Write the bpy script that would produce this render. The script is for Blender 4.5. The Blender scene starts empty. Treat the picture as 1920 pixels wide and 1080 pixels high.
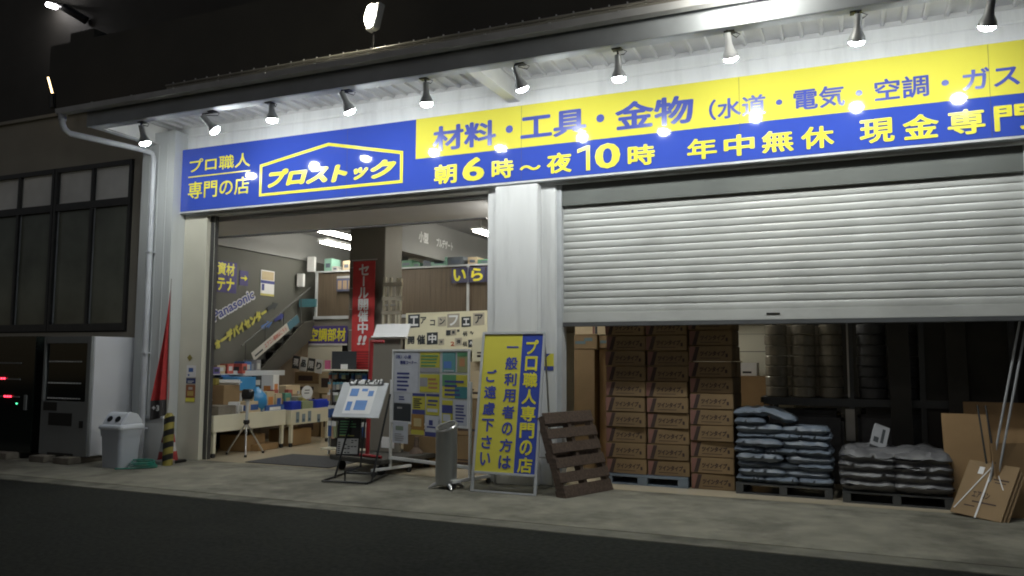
import bpy, bmesh, math, random
from mathutils import Vector, Matrix, noise
SC = bpy.context.scene
COL = SC.collection
R = math.radians
random.seed(7)

# ------------------------------------------------------------------ camera
cd = bpy.data.cameras.new('camera')
cam = bpy.data.objects.new('camera', cd); COL.objects.link(cam)
cd.sensor_width = 36.0; cd.lens = 1490.0/1920.0*36.0
cd.clip_start = 0.05; cd.clip_end = 600
_r = Vector((0.91843, 0.39556, 0.00435)); _u = Vector((0.03097, -0.08285, 0.99608)); _f = Vector((-0.39437, 0.91470, 0.08834))
mw = Matrix.Identity(4)
for i in range(3):
    mw[i][0] = _r[i]; mw[i][1] = _u[i]; mw[i][2] = -_f[i]
mw[2][3] = 1.5
cam.matrix_world = mw
SC.camera = cam

# ------------------------------------------------------------------ night sky, moon
world = bpy.data.worlds.new('World'); SC.world = world; world.use_nodes = True
nt = world.node_tree
sky = nt.nodes.new('ShaderNodeTexSky'); sky.sky_type = 'NISHITA'; sky.sun_disc = False
sky.sun_elevation = R(30); sky.sun_rotation = R(200)
bg = nt.nodes['Background']; bg.inputs[1].default_value = 0.0085
nt.links.new(sky.outputs[0], bg.inputs[0])
sl = bpy.data.lights.new('moon', 'SUN'); sl.energy = 0.05; sl.angle = R(0.5); sl.color = (1, .95, .88)
so = bpy.data.objects.new('moon', sl); COL.objects.link(so); so.rotation_euler = (R(60), 0, R(-20))

SC.view_settings.view_transform = 'Standard'; SC.view_settings.look = 'None'
SC.view_settings.exposure = 0; SC.view_settings.gamma = 1
SC.cycles.use_denoising = True; SC.cycles.filter_width = 1.9
SC.cycles.max_bounces = 7; SC.cycles.diffuse_bounces = 4; SC.cycles.glossy_bounces = 3
SC.cycles.sample_clamp_indirect = 4.0
SC.cycles.caustics_reflective = False; SC.cycles.caustics_refractive = False
LAMP_W = 345.0       # radiance of a canopy bulb lens
TUBE_W = 66.0         # radiance of an indoor fluorescent tube

# ------------------------------------------------------------------ materials
def mat(name, col, rough=.5, metal=0, ns=4, na=.12, bump=0, bs=60, rnd=0, emit=0, ecol=None, stretch=None, spec=None, coat=0, stain=0, ss=.6):
    m = bpy.data.materials.new(name); m.use_nodes = True
    t = m.node_tree; b = t.nodes['Principled BSDF']
    b.inputs['Roughness'].default_value = rough; b.inputs['Metallic'].default_value = metal
    if spec is not None: b.inputs['Specular IOR Level'].default_value = spec
    if coat: b.inputs['Coat Weight'].default_value = coat
    tc = t.nodes.new('ShaderNodeTexCoord'); src = tc.outputs['Object']
    if stretch:
        mp = t.nodes.new('ShaderNodeMapping'); mp.inputs['Scale'].default_value = stretch
        t.links.new(src, mp.inputs[0]); src = mp.outputs[0]
    n = t.nodes.new('ShaderNodeTexNoise'); n.inputs['Scale'].default_value = ns; n.inputs['Detail'].default_value = 6
    t.links.new(src, n.inputs['Vector'])
    mr = t.nodes.new('ShaderNodeMapRange')
    mr.inputs['From Min'].default_value = .3; mr.inputs['From Max'].default_value = .7
    mr.inputs['To Min'].default_value = 1-na; mr.inputs['To Max'].default_value = 1+na
    t.links.new(n.outputs['Fac'], mr.inputs['Value'])
    v = mr.outputs[0]
    if rnd:
        oi = t.nodes.new('ShaderNodeObjectInfo'); m2 = t.nodes.new('ShaderNodeMapRange')
        m2.inputs['To Min'].default_value = 1-rnd; m2.inputs['To Max'].default_value = 1+rnd
        t.links.new(oi.outputs['Random'], m2.inputs['Value'])
        mu = t.nodes.new('ShaderNodeMath'); mu.operation = 'MULTIPLY'
        t.links.new(v, mu.inputs[0]); t.links.new(m2.outputs[0], mu.inputs[1]); v = mu.outputs[0]
    if stain:
        n3 = t.nodes.new('ShaderNodeTexNoise'); n3.inputs['Scale'].default_value = ss; n3.inputs['Detail'].default_value = 8; n3.inputs['Roughness'].default_value = .65
        t.links.new(src, n3.inputs['Vector']); m3 = t.nodes.new('ShaderNodeMapRange')
        m3.inputs['From Min'].default_value = .47; m3.inputs['From Max'].default_value = .62; m3.inputs['To Min'].default_value = 1; m3.inputs['To Max'].default_value = 1-stain
        t.links.new(n3.outputs['Fac'], m3.inputs['Value'])
        mu = t.nodes.new('ShaderNodeMath'); mu.operation = 'MULTIPLY'
        t.links.new(v, mu.inputs[0]); t.links.new(m3.outputs[0], mu.inputs[1]); v = mu.outputs[0]
    vm = t.nodes.new('ShaderNodeVectorMath'); vm.operation = 'SCALE'
    vm.inputs[0].default_value = col[:3]
    t.links.new(v, vm.inputs['Scale']); t.links.new(vm.outputs[0], b.inputs['Base Color'])
    if bump:
        n2 = t.nodes.new('ShaderNodeTexNoise'); n2.inputs['Scale'].default_value = bs; n2.inputs['Detail'].default_value = 5
        t.links.new(src, n2.inputs['Vector'])
        bp = t.nodes.new('ShaderNodeBump'); bp.inputs['Strength'].default_value = bump; bp.inputs['Distance'].default_value = .01
        t.links.new(n2.outputs['Fac'], bp.inputs['Height']); t.links.new(bp.outputs[0], b.inputs['Normal'])
    if emit:
        b.inputs['Emission Color'].default_value = (*(ecol or col)[:3], 1); b.inputs['Emission Strength'].default_value = emit
    return m

_pc = {}
def P(col, rough=.6):                                   # printed paper / plain paint, cached
    k = (tuple(round(c, 3) for c in col), rough)
    if k not in _pc: _pc[k] = mat('paint', col, rough, na=.06, ns=9)
    return _pc[k]

M = {}
M['asphalt'] = mat('asphalt', (.024, .0255, .022), .95, ns=22, na=.35, bump=.6, bs=150, spec=.12, stain=.35, ss=.35)
M['concrete'] = mat('concrete', (.205, .196, .158), .8, ns=3.5, na=.2, bump=.2, bs=110, spec=.25, stain=.45, ss=1.1)
M['vinyl'] = mat('vinyl_floor', (.48, .42, .31), .22, ns=.9, na=.08)
M['white'] = mat('white_panel', (.74, .75, .75), .4, ns=1.3, na=.05, stretch=(3, 3, .4), stain=.09, ss=2.2)
M['pierg'] = mat('grey_panel', (.50, .52, .52), .5, ns=1.5, na=.08, stretch=(3, 3, .3))
M['cream'] = mat('cream_panel', (.62, .60, .50), .45, ns=2, na=.05)
M['fascia'] = mat('fascia_steel', (.36, .39, .42), .5, ns=2, na=.15)
M['flange'] = mat('painted_steel', (.50, .52, .54), .5, ns=3, na=.12)
M['deck'] = mat('deck_sheet', (.58, .58, .58), .5, ns=2, na=.15)
M['beamw'] = mat('white_beam', (.68, .68, .66), .5, ns=3, na=.06)
M['gutter'] = mat('gutter_plastic', (.55, .56, .57), .35, ns=3, na=.12)
M['pipe'] = mat('pipe_plastic', (.50, .52, .55), .35, ns=3, na=.1)
M['dark'] = mat('dark_cladding', (.10, .10, .10), .7, ns=1, na=.2)
M['upper'] = mat('upper_wall', (.05, .047, .04), .7, ns=1, na=.15)
M['roofs'] = mat('roof_sheet', (.25, .24, .21), .45, ns=2, na=.15)
M['annex'] = mat('annex_wall', (.34, .32, .27), .7, ns=1, na=.12)
M['frame'] = mat('window_frame', (.05, .05, .05), .4, ns=4, na=.15)
M['glassd'] = mat('dark_glass', (.17, .18, .145), .14, ns=1, na=.3)
M['glassl'] = mat('frosted_glass', (.85, .85, .82), .4, ns=1.5, na=.12)
M['alu'] = mat('shutter_metal', (.54, .55, .53), .40, .12, ns=2, na=.05, stretch=(1, 1, 2), stain=.12, ss=1.2)
M['alud'] = mat('dark_rail', (.16, .17, .18), .3, .5)
M['rubber'] = mat('black_rubber', (.02, .02, .02), .7)
M['blue'] = mat('sign_blue', (.042, .082, .44), .07, ns=.7, na=.04, coat=.3)
M['yellow'] = mat('sign_yellow', (.74, .68, .09), .07, ns=.7, na=.03, coat=.3)
M['letb'] = mat('letter_blue', (.07, .095, .40), .25)
M['lety'] = mat('letter_yellow', (.80, .74, .07), .25)
M['lampg'] = mat('lamp_grey', (.30, .31, .32), .4, .2)
M['lens'] = mat('lamp_lens', (.9, .95, 1), .3, emit=LAMP_W, ecol=(.96, 1.0, .98))
M['tube'] = mat('tube_glass', (1, 1, 1), .3, emit=TUBE_W, ecol=(1, .97, .86))
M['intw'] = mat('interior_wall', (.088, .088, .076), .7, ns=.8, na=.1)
M['intc'] = mat('interior_ceiling', (.32, .32, .335), .7, ns=1, na=.06)
M['intb'] = mat('interior_beam', (.80, .80, .84), .6, ns=1, na=.06)
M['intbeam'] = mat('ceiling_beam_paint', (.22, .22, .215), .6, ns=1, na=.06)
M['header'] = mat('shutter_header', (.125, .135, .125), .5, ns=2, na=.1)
M['column'] = mat('column_paint', (.19, .175, .145), .6, ns=1, na=.1)
M['slat'] = mat('brown_slats', (.105, .078, .052), .6, ns=3, na=.25, stretch=(18, 1, .4))
M['steel'] = mat('steel', (.5, .5, .5), .3, .8)
M['stainless'] = mat('stainless', (.36, .37, .36), .38, .75, ns=12, na=.08, stretch=(1, 1, .2))
M['black'] = mat('black_metal', (.015, .015, .015), .45)
M['blackp'] = mat('black_plastic', (.012, .012, .013), .35)
M['red'] = mat('red_paint', (.26, .018, .022), .45)
M['redcloth'] = mat('red_cloth', (.50, .04, .04), .75, ns=7, na=.15)
M['darkcloth'] = mat('dark_cloth', (.05, .045, .045), .8)
M['wood'] = mat('pallet_wood', (.088, .060, .044), .75, ns=5, na=.35, stretch=(1, 8, 8), bump=.3, bs=20)
M['woodg'] = mat('grey_plank', (.18, .16, .13), .8, ns=5, na=.3)
M['card'] = mat('cardboard', (.225, .15, .075), .8, ns=2.5, na=.12, rnd=.12)
M['cardp'] = mat('pale_cardboard', (.50, .40, .26), .8, ns=2.5, na=.1, rnd=.15)
M['cardd'] = mat('dark_cardboard', (.30, .19, .09), .8, ns=2.5, na=.12, rnd=.1)
M['ink'] = mat('carton_ink', (.05, .03, .025), .8)
M['inkr'] = mat('carton_red_ink', (.22, .105, .085), .8)
M['palp'] = mat('plastic_pallet', (.16, .20, .25), .5)
M['sack'] = mat('sack_film', (.115, .14, .175), .42, ns=5, na=.25, bump=.35, bs=14, rnd=.12)
M['wrap'] = mat('stretch_film', (.105, .105, .11), .40, ns=4, na=.3, bump=.6, bs=11)
M['film'] = mat('clear_film', (.30, .27, .215), .16, ns=4, na=.3, bump=.8, bs=18, coat=.5)
M['binw'] = mat('bin_plastic', (.58, .61, .66), .4, ns=2, na=.05)
M['bing'] = mat('bin_lower', (.40, .43, .48), .45, ns=2, na=.05)
M['vmw'] = mat('machine_white', (.56, .57, .60), .35, ns=2, na=.04)
M['vmg'] = mat('machine_grey', (.19, .20, .20), .35, ns=2, na=.06)
M['vmd'] = mat('machine_glass', (.012, .016, .014), .1)
M['paper'] = mat('paper', (.72, .72, .72), .6, na=.05)
M['creamb'] = mat('cream_board', (.72, .67, .48), .6, na=.05)
M['mat'] = mat('rubber_mat', (.045, .045, .048), .9, ns=30, na=.2, bump=.5, bs=120)
M['tablew'] = mat('table_cream', (.74, .70, .55), .45, ns=2, na=.06)
M['led'] = mat('led_red', (1, .05, .05), .4, emit=7, ecol=(1, .03, .06))
M['ledg'] = mat('led_green', (.1, 1, .4), .4, emit=2.5, ecol=(.1, 1, .45))
M['flood'] = mat('floodlight_lens', (1, .98, .9), .3, emit=290, ecol=(1, .93, .72))
M['ftube'] = mat('wall_tube', (1, 1, 1), .3, emit=16, ecol=(1, .96, .98))
M['ftubew'] = mat('warm_tube', (1, .8, .5), .3, emit=4.5, ecol=(1, .72, .36))
M['conew'] = mat('cone_white', (.5, .5, .5), .6)
M['coner'] = mat('cone_red', (.34, .04, .04), .6, na=.3)
M['hazy'] = mat('guard_yellow', (.26, .22, .045), .6, na=.35)
M['green'] = mat('green_hose', (.02, .22, .16), .35)
M['bluep'] = mat('blue_plastic', (.03, .06, .50), .35)
M['skyp'] = mat('sky_plastic', (.05, .24, .50), .4)
M['ball'] = mat('blue_bag', (.04, .22, .46), .3, bump=.6, bs=12)
M['pink'] = mat('pink_box', (.60, .08, .16), .5)
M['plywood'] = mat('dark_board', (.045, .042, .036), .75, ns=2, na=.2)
M['rack'] = mat('rack_steel', (.08, .085, .09), .4, .3)

# ------------------------------------------------------------------ mesh builder
def frame(o, u, v):
    o = Vector(o); u = Vector(u).normalized(); v = Vector(v); v = (v - u*v.dot(u)).normalized(); n = u.cross(v)
    m = Matrix.Identity(4)
    for i in range(3):
        m[i][0] = u[i]; m[i][1] = v[i]; m[i][2] = n[i]; m[i][3] = o[i]
    return m
I4 = Matrix.Identity(4)
FACE = lambda x, y, z: frame((x, y, z), (1, 0, 0), (0, 0, 1))      # local u = +X, v = +Z, w = towards the street
ORG = {}
_glyph = {}
class MB:
    def __init__(s, m=None, M=I4): s.v = []; s.f = []; s.fm = []; s.ms = []; s.m = m; s.M = M
    def use(s, m): s.m = m; return s
    def idx(s):
        if s.m not in s.ms: s.ms.append(s.m)
        return s.ms.index(s.m)
    def add(s, vs, fs):
        b = len(s.v); s.v += [s.M @ Vector(q) for q in vs]; k = s.idx()
        for f in fs: s.f.append([b+i for i in f]); s.fm.append(k)
        return s
    def box(s, a, b):
        x0, y0, z0 = [min(a[i], b[i]) for i in range(3)]; x1, y1, z1 = [max(a[i], b[i]) for i in range(3)]
        return s.add([(x0,y0,z0),(x1,y0,z0),(x1,y1,z0),(x0,y1,z0),(x0,y0,z1),(x1,y0,z1),(x1,y1,z1),(x0,y1,z1)],
                     [(0,3,2,1),(4,5,6,7),(0,1,5,4),(1,2,6,5),(2,3,7,6),(3,0,4,7)])
    def quad(s, *p): return s.add(p, [tuple(range(len(p)))])
    def rect(s, u0, v0, u1, v1, w=0.0): return s.add([(u0,v0,w),(u1,v0,w),(u1,v1,w),(u0,v1,w)], [(0,1,2,3)])
    def prism(s, pts, w0, w1):                         # polygon in local uv, extruded along w
        n = len(pts)
        vs = [(p[0], p[1], w0) for p in pts] + [(p[0], p[1], w1) for p in pts]
        return s.add(vs, [tuple(range(n))[::-1], tuple(range(n, 2*n))] + [(i, (i+1) % n, n+(i+1) % n, n+i) for i in range(n)])
    def tube(s, pts, r, n=10, caps=True):
        pts = [Vector(p) for p in pts]; rs = r if isinstance(r, (list, tuple)) else [r]*len(pts)
        vs = []; fs = []; ref = None
        for i, p in enumerate(pts):
            d = (pts[min(i+1, len(pts)-1)] - pts[max(i-1, 0)]).normalized()
            if ref is None: ref = d.orthogonal().normalized()
            ref = (ref - d*ref.dot(d)).normalized(); b = d.cross(ref)
            for k in range(n):
                a = 2*math.pi*k/n; vs.append(p + (ref*math.cos(a) + b*math.sin(a))*rs[i])
        for i in range(len(pts)-1):
            for k in range(n): fs.append((i*n+k, i*n+(k+1) % n, (i+1)*n+(k+1) % n, (i+1)*n+k))
        if caps: fs += [tuple(range(n))[::-1], tuple(range((len(pts)-1)*n, len(pts)*n))]
        return s.add(vs, fs)
    def lathe(s, prof, n=20, c=(0, 0, 0)):             # profile [(r, z)] about local z
        vs = []; fs = []
        for r, z in prof:
            for k in range(n):
                a = 2*math.pi*k/n; vs.append((c[0]+r*math.cos(a), c[1]+r*math.sin(a), c[2]+z))
        for i in range(len(prof)-1):
            for k in range(n): fs.append((i*n+k, i*n+(k+1) % n, (i+1)*n+(k+1) % n, (i+1)*n+k))
        fs += [tuple(range(n))[::-1], tuple(range((len(prof)-1)*n, len(prof)*n))]
        return s.add(vs, fs)
    def text(s, body, u0, v0, u1, v1, w=.003, bold=.02, shear=0):
        if body not in _glyph:
            c = bpy.data.curves.new('t', 'FONT'); c.body = body; c.resolution_u = 3
            o = bpy.data.objects.new('t', c); COL.objects.link(o)
            dg = bpy.context.evaluated_depsgraph_get(); me = bpy.data.meshes.new_from_object(o.evaluated_get(dg))
            _glyph[body] = ([tuple(q.co[:2]) for q in me.vertices], [tuple(p.vertices) for p in me.polygons])
            bpy.data.objects.remove(o); bpy.data.curves.remove(c); bpy.data.meshes.remove(me)
        vs, fs = _glyph[body]
        if not vs: return s
        x0 = min(q[0] for q in vs)-bold; x1 = max(q[0] for q in vs)+bold; y0 = min(q[1] for q in vs)-bold; y1 = max(q[1] for q in vs)+bold
        h = v1-v0; W = (u1-u0) - abs(shear)*h
        sh = [(0, 0)] + ([(math.cos(a*math.pi/4)*bold, math.sin(a*math.pi/4)*bold) for a in range(8)] if bold else [])
        for k, (dx, dy) in enumerate(sh):                       # heavier strokes: the glyph laid over itself, each a hair proud
            out = []
            for x, y in vs:
                t = (y+dy-y0)/max(y1-y0, 1e-6); out.append((u0 + (x+dx-x0)/max(x1-x0, 1e-6)*W + shear*t*h, v0+t*h, w+.00012*k))
            s.add(out, fs)
        return s
    def column(s, body, uc, vtop, size, step, w=.003, bold=.02, du=0.0):   # vertical writing
        for i, ch in enumerate(body):
            a, b = uc+du*i, vtop - i*step
            if ch == 'ー': s.rect(a-size*.07, b-size*.9, a+size*.07, b-size*.1, w); continue
            if ch == '一': s.rect(a-size*.45, b-size*.55, a+size*.45, b-size*.43, w); continue
            fx = .40 if ch in 'ごさいプロの' else .47
            s.text(ch, a-size*fx, b-size*.96, a+size*fx, b-size*.06, w, bold)
        return s
    def pillow(s, c, L, W, H, rot=0, nx=12, ny=8, amp=.01, seed=0, e=3.0):
        top = []; vs = []; fs = []; cr, sr = math.cos(rot), math.sin(rot)
        for sgn in (1, -1):
            for j in range(ny+1):
                for i in range(nx+1):
                    u = 2*i/nx-1; v = 2*j/ny-1
                    k = max(0, (1-abs(u)**e))**.5 * max(0, (1-abs(v)**e))**.5
                    pin = 1-.06*(abs(u)**2)*(abs(v)**2)
                    x = u*L/2*pin; y = v*W/2*pin
                    z = sgn*k*H/2 + amp*noise.noise(Vector((u*2.3+seed, v*2.1, seed*.7+sgn)))*1.5
                    vs.append((c[0]+x*cr-y*sr, c[1]+x*sr+y*cr, c[2]+H/2+z))
        o = (nx+1)*(ny+1)
        for j in range(ny):
            for i in range(nx):
                a = j*(nx+1)+i; fs.append((a, a+1, a+nx+2, a+nx+1)); fs.append((o+a, o+a+nx+1, o+a+nx+2, o+a+1))
        return s.add(vs, fs)
    def build(s, name, parent=None, bevel=0, smooth=False, seg=2, merge=False):
        me = bpy.data.meshes.new(name)
        if parent is not None: org = ORG.get(parent.name, Vector((0, 0, 0)))
        else:
            lo = [min(q[i] for q in s.v) for i in range(3)]; hi = [max(q[i] for q in s.v) for i in range(3)]
            org = Vector(((lo[0]+hi[0])/2, (lo[1]+hi[1])/2, lo[2]))
        me.from_pydata([q-org for q in s.v], [], s.f)
        for m in s.ms: me.materials.append(m)
        me.polygons.foreach_set('material_index', s.fm)
        me.update()
        if bevel or merge:
            bm = bmesh.new(); bm.from_mesh(me)
            if merge: bmesh.ops.remove_doubles(bm, verts=bm.verts, dist=.0004)
            if bevel:
                ed = [e for e in bm.edges if len(e.link_faces) == 2 and e.calc_face_angle(0) > .5]
                bmesh.ops.bevel(bm, geom=ed, offset=bevel, segments=seg, affect='EDGES', clamp_overlap=True)
            bm.to_mesh(me); bm.free()
        if smooth:
            me.shade_smooth(); me.set_sharp_from_angle(angle=R(40))
        o = bpy.data.objects.new(name, me); COL.objects.link(o)
        if parent is not None: o.parent = parent
        else: o.location = org
        ORG[o.name] = org.copy()
        return o
def tag(o, label, cat, group=None):
    o['label'] = label; o['category'] = cat
    if group: o['group'] = group
    return o
def thing(name, label, cat, loc, group=None):
    o = bpy.data.objects.new(name, None); o.empty_display_size = .1; COL.objects.link(o); o.location = loc
    ORG[o.name] = Vector(loc)
    return tag(o, label, cat, group)
def struct(o): o['kind'] = 'structure'; return o
def copy_tree(o, parent=None):
    c = o.copy(); COL.objects.link(c)
    if parent is not None: c.parent = parent
    for ch in list(o.children): copy_tree(ch, c)
    ORG[c.name] = ORG.get(o.name, Vector((0, 0, 0))).copy()
    return c
def one(name, mb, label, cat, group=None, **k): return tag(mb.build(name, **k), label, cat, group)
ORD = ['lowest', 'second', 'third', 'fourth', 'fifth', 'sixth', 'seventh', 'eighth', 'ninth', 'tenth', 'eleventh']

# ------------------------------------------------------------------ ground
b = MB(M['asphalt']); b.quad((-45, -40, -.012), (40, -40, -.012), (40, 40, -.012), (-45, 40, -.012)); struct(b.build('road'))
b = MB(M['concrete'])
b.box((-26, 6.92, -.2), (12, 8.78, 0)); b.box((-26, 8.786, -.2), (12, 9.9, 0))
struct(b.build('apron', bevel=.004, seg=1))
b = MB(mat('gutter_concrete', (.155, .150, .122), .85, ns=5, na=.2, bump=.25, bs=100, spec=.2, stain=.4, ss=1.5)); b.box((-26, 6.66, -.2), (12, 6.915, -.003)); struct(b.build('gutter_strip', bevel=.006, seg=1))
b = MB(M['vinyl']); b.quad((-10.3, 9.02, .004), (6, 9.02, .004), (6, 17, .004), (-10.3, 17, .004)); struct(b.build('shop_floor'))

# ------------------------------------------------------------------ shop building
shop = thing('shop_building', 'white warehouse shop front under a lit canopy, one bay open and one bay half shuttered', 'building', (-4, 9, 0))
b = MB(M['white'])
b.box((-9.75, 9.0, 3.62), (7, 9.2, 5.2))                                  # wall over the bays
b.box((-9.75, 8.985, 4.84), (7, 9.0, 4.875))
b.build('front_wall', shop, bevel=.004, seg=1)
b = MB(M['pierg']); b.box((-9.95, 8.75, 0), (-9.3, 9.2, 4.9))
for x in (-9.80, -9.62, -9.45): b.box((x, 8.742, .62), (x+.012, 8.75, 4.7))
b.use(M['flange']).box((-9.95, 8.735, .60), (-9.298, 8.75, .64)); b.build('corner_pier', shop)
b = MB(M['cream']); b.box((-9.3, 9.0, 0), (-8.86, 9.2, 3.62)); b.use(M['frame']).box((-8.86, 9.08, 0), (-8.78, 9.16, 3.62)); b.build('door_jamb', shop, bevel=.003, seg=1)
b = MB(M['white']); b.box((-4.22, 9.0, 0), (-3.3, 9.32, 3.62))
b.box((-4.06, 8.87, 0), (-3.49, 9.0, 3.63)); b.build('centre_pillar', shop, bevel=.012)
b = MB(M['white']); b.box((1.62, 9.0, 0), (2.6, 9.32, 3.62)); b.box((1.8, 8.87, 0), (2.4, 9.0, 3.63)); b.build('side_pillar', shop, bevel=.012)
b = MB(M['frame']); b.box((-4.34, 9.2, 3.3), (-8.86, 9.26, 3.32))
b.use(M['intb']).box((-10.3, 9.26, 3.56), (-3.4, 10.6, 3.97))
b.use(M['flange']).box((-8.2, 9.21, 3.575), (-4.3, 9.24, 3.595)); b.build('shutter_case', shop)
# roller shutter
X0, X1 = -3.245, 1.585
sh = MB(M['alu']); z = 2.055; pitch = .0865; prof = []
while z < 3.6:
    for t in range(9):
        a = t/8; prof.append((9.10 - .0068*math.sin(math.pi*a)**.5, z + a*pitch*.90))
    prof.append((9.109, z+pitch*.93)); prof.append((9.109, z+pitch*.975)); z += pitch
n = len(prof); NX = 24
sh.add([(X0+(X1-X0)*i/NX, y + .0022*noise.noise(Vector((i*.55, q*1.3, 3))), q + .0012*noise.noise(Vector((i*.5, q*2.0, 9)))) for i in range(NX+1) for y, q in prof],
       [(k*n+i, (k+1)*n+i, (k+1)*n+i+1, k*n+i+1) for k in range(NX) for i in range(n-1)])
shutter = sh.build('roller_shutter', shop, smooth=True)
b = MB(M['alu']); b.box((X0, 9.078, 1.935), (X1, 9.112, 2.055)); b.build('bottom_rail', shutter, bevel=.004)
b = MB(M['alud']); b.box((X0, 9.072, 1.885), (X1, 9.118, 1.935)); b.build('rail_seal', shutter, bevel=.006)
b = MB(M['black']); b.box((-.88, 9.072, 1.99), (-.74, 9.078, 2.01)); b.build('latch', shutter)
b = MB(M['flange']); b.box((-3.3, 9.03, 0), (-3.24, 9.2, 3.62)); b.box((1.58, 9.03, 0), (1.62, 9.2, 3.62)); b.build('shutter_guide', shop)
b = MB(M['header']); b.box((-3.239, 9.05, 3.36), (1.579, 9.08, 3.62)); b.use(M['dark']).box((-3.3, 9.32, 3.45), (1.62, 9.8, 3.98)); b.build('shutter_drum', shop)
# canopy
b = MB(M['fascia']); b.box((-9.83, 7.66, 4.712), (7, 7.70, 5.046)); b.box((-9.83, 7.70, 4.725), (-9.79, 9.0, 5.046))
can = b.build('canopy_fascia', shop, bevel=.004, seg=1)
b = MB(M['flange']); b.box((-9.79, 7.70, 4.712), (7, 7.82, 4.722)); b.box((-9.79, 7.82, 4.712), (-9.69, 9.0, 4.722)); b.build('lower_flange', can)
b = MB(M['deck']); x = -9.8; pr = []
while x < 7:
    pr += [(x, 5.040), (x+.145, 5.040), (x+.152, 5.006), (x+.185, 5.006), (x+.192, 5.040)]; x += .20
n = len(pr)
b.add([(q[0], 7.70, q[1]) for q in pr] + [(q[0], 9.0, q[1]) for q in pr], [(i, i+1, n+i+1, n+i) for i in range(n-1)])
b.box((-9.8, 8.985, 4.99), (7, 8.999, 5.04)); b.build('deck', can)
for x in (-9.72, -3.86, 2.0):
    b = MB(M['beamw']); b.box((x-.005, 7.70, 4.735), (x+.005, 9.0, 5.04)); b.box((x-.075, 7.825, 4.724), (x+.075, 9.0, 4.735)); b.build('cross_beam', can)
b = MB(M['gutter'])
gp = [(7.66, 5.0), (7.655, 4.93), (7.60, 4.905), (7.545, 4.93), (7.535, 5.0), (7.55, 5.0), (7.56, 4.94), (7.60, 4.92), (7.64, 4.94), (7.645, 5.0)]
n = len(gp); b.add([(-10.32, y, q) for y, q in gp] + [(7, y, q) for y, q in gp], [(i, (i+1) % n, n+(i+1) % n, n+i) for i in range(n)] + [tuple(range(n))])
x = -9.6
while x < 7: b.box((x, 7.53, 4.985), (x+.03, 7.66, 5.006)); x += .75
b.build('gutter', can, smooth=True)
b = MB(M['pipe'])
b.tube([(-10.24, 7.60, 4.93), (-10.24, 7.60, 4.80), (-10.23, 7.63, 4.72), (-10.20, 7.70, 4.67), (-9.74, 8.58, 4.60), (-9.66, 8.66, 4.56), (-9.645, 8.68, 4.46), (-9.645, 8.68, 0)], .043, 14)
for z in (3.05, 1.55, .45): b.box((-9.70, 8.63, z), (-9.59, 8.74, z+.018))
b.tube([(-10.24, 7.60, 4.95), (-10.24, 7.60, 4.84)], .055, 14)
b.build('downpipe', shop, smooth=True)
b = MB(M['roofs']); b.box((-8.6, 7.9, 5.0), (7, 7.93, 5.2))
b.box((-8.6, 7.93, 5.185), (7, 10.5, 5.2)); b.tube([(-8.6, 7.89, 5.215), (7, 7.89, 5.215)], .016, 6)
b.use(M['steel']); x = -8.5
while x < 7: b.tube([(x, 7.92, 5.19), (x, 7.92, 5.262)], .010, 6); x += .2
b.build('roof_sheet', shop)
b = MB(M['upper']); b.box((-14.6, 10.5, 5.9), (9, 10.8, 7.68)); b.box((-9.75, 10.5, 5.1), (9, 10.8, 5.9)); b.box((-14.05, 10.5, 7.68), (-13.4, 10.8, 7.86)); b.build('upper_wall', shop)
# interior shell
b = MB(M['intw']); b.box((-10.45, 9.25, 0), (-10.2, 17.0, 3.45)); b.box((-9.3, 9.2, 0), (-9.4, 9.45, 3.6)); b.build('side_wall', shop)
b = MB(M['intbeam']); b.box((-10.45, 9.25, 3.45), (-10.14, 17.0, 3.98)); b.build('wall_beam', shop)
b = MB(M['intc']); b.box((-10.5, 9.62, 3.98), (7, 17.2, 4.15)); b.build('ceiling', shop)
b = MB(M['cream']); b.box((-10.45, 17.0, 0), (7, 17.2, 4.0)); b.build('back_wall', shop)
b = MB(M['dark']); b.box((6.8, 9.3, 0), (7, 17, 4)); b.build('end_wall', shop)
b = MB(M['column']); b.box((-7.41, 10.6, 0), (-6.75, 11.12, 3.98)); b.build('interior_column', shop, bevel=.008)
b = MB(M['intbeam']); b.box((-7.33, 11.12, 3.32), (-7.05, 17, 3.98)); b.build('ceiling_beam', shop)
# mezzanine with its brown balustrade and the stair against the side wall
mz = MB(M['column']); mz.box((-9.9, 13.0, 2.08), (3, 17, 2.26)); mz = mz.build('mezzanine', shop)
b = MB(M['slat'])
x = -9.85
while x < 2.9:
    b.box((x, 13.02, 2.27), (x+.1105, 13.026+.012*random.random(), 3.2)); x += .112
b.build('slat_screen', mz)
b = MB(M['flange']); b.box((-9.9, 12.97, 2.26), (3, 13.0, 2.32)); b.box((-9.9, 12.98, 3.19), (3, 13.02, 3.22))
for x in (-9.88, -8.2, -6.5, -4.9, -3.2, -1.5): b.box((x, 12.975, 2.26), (x+.04, 13.015, 3.22))
b.build('guard_rail', mz)
st = MB(M['plywood'], frame((-9.92, 10.5, 0), (0, 1, 0), (0, 0, 1)))
st.prism([(0.30, .80), (.62, .78), (2.45, 1.90), (2.45, 2.24), (2.2, 2.2)], 0, .04); st = st.build('stair', shop)
b = MB(M['rack'])
for k in range(8): b.box((-10.18, 10.95+k*.25, .95+k*.16), (-9.93, 11.2+k*.25, .98+k*.16))
b.build('tread', st)
b = MB(M['frame']); b.tube([(-9.92, 11.0, 1.7), (-9.92, 12.9, 2.9)], .012, 8)
for k in range(4): b.tube([(-9.92, 11.1+k*.5, 1.1+k*.3), (-9.92, 11.1+k*.5, 1.76+k*.3)], .008, 6)
b.build('handrail', st)
b = MB(M['cream']); b.box((-10.18, 12.95, 0), (-9.2, 12.98, 2.08)); b.build('stair_panel', shop)
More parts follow.
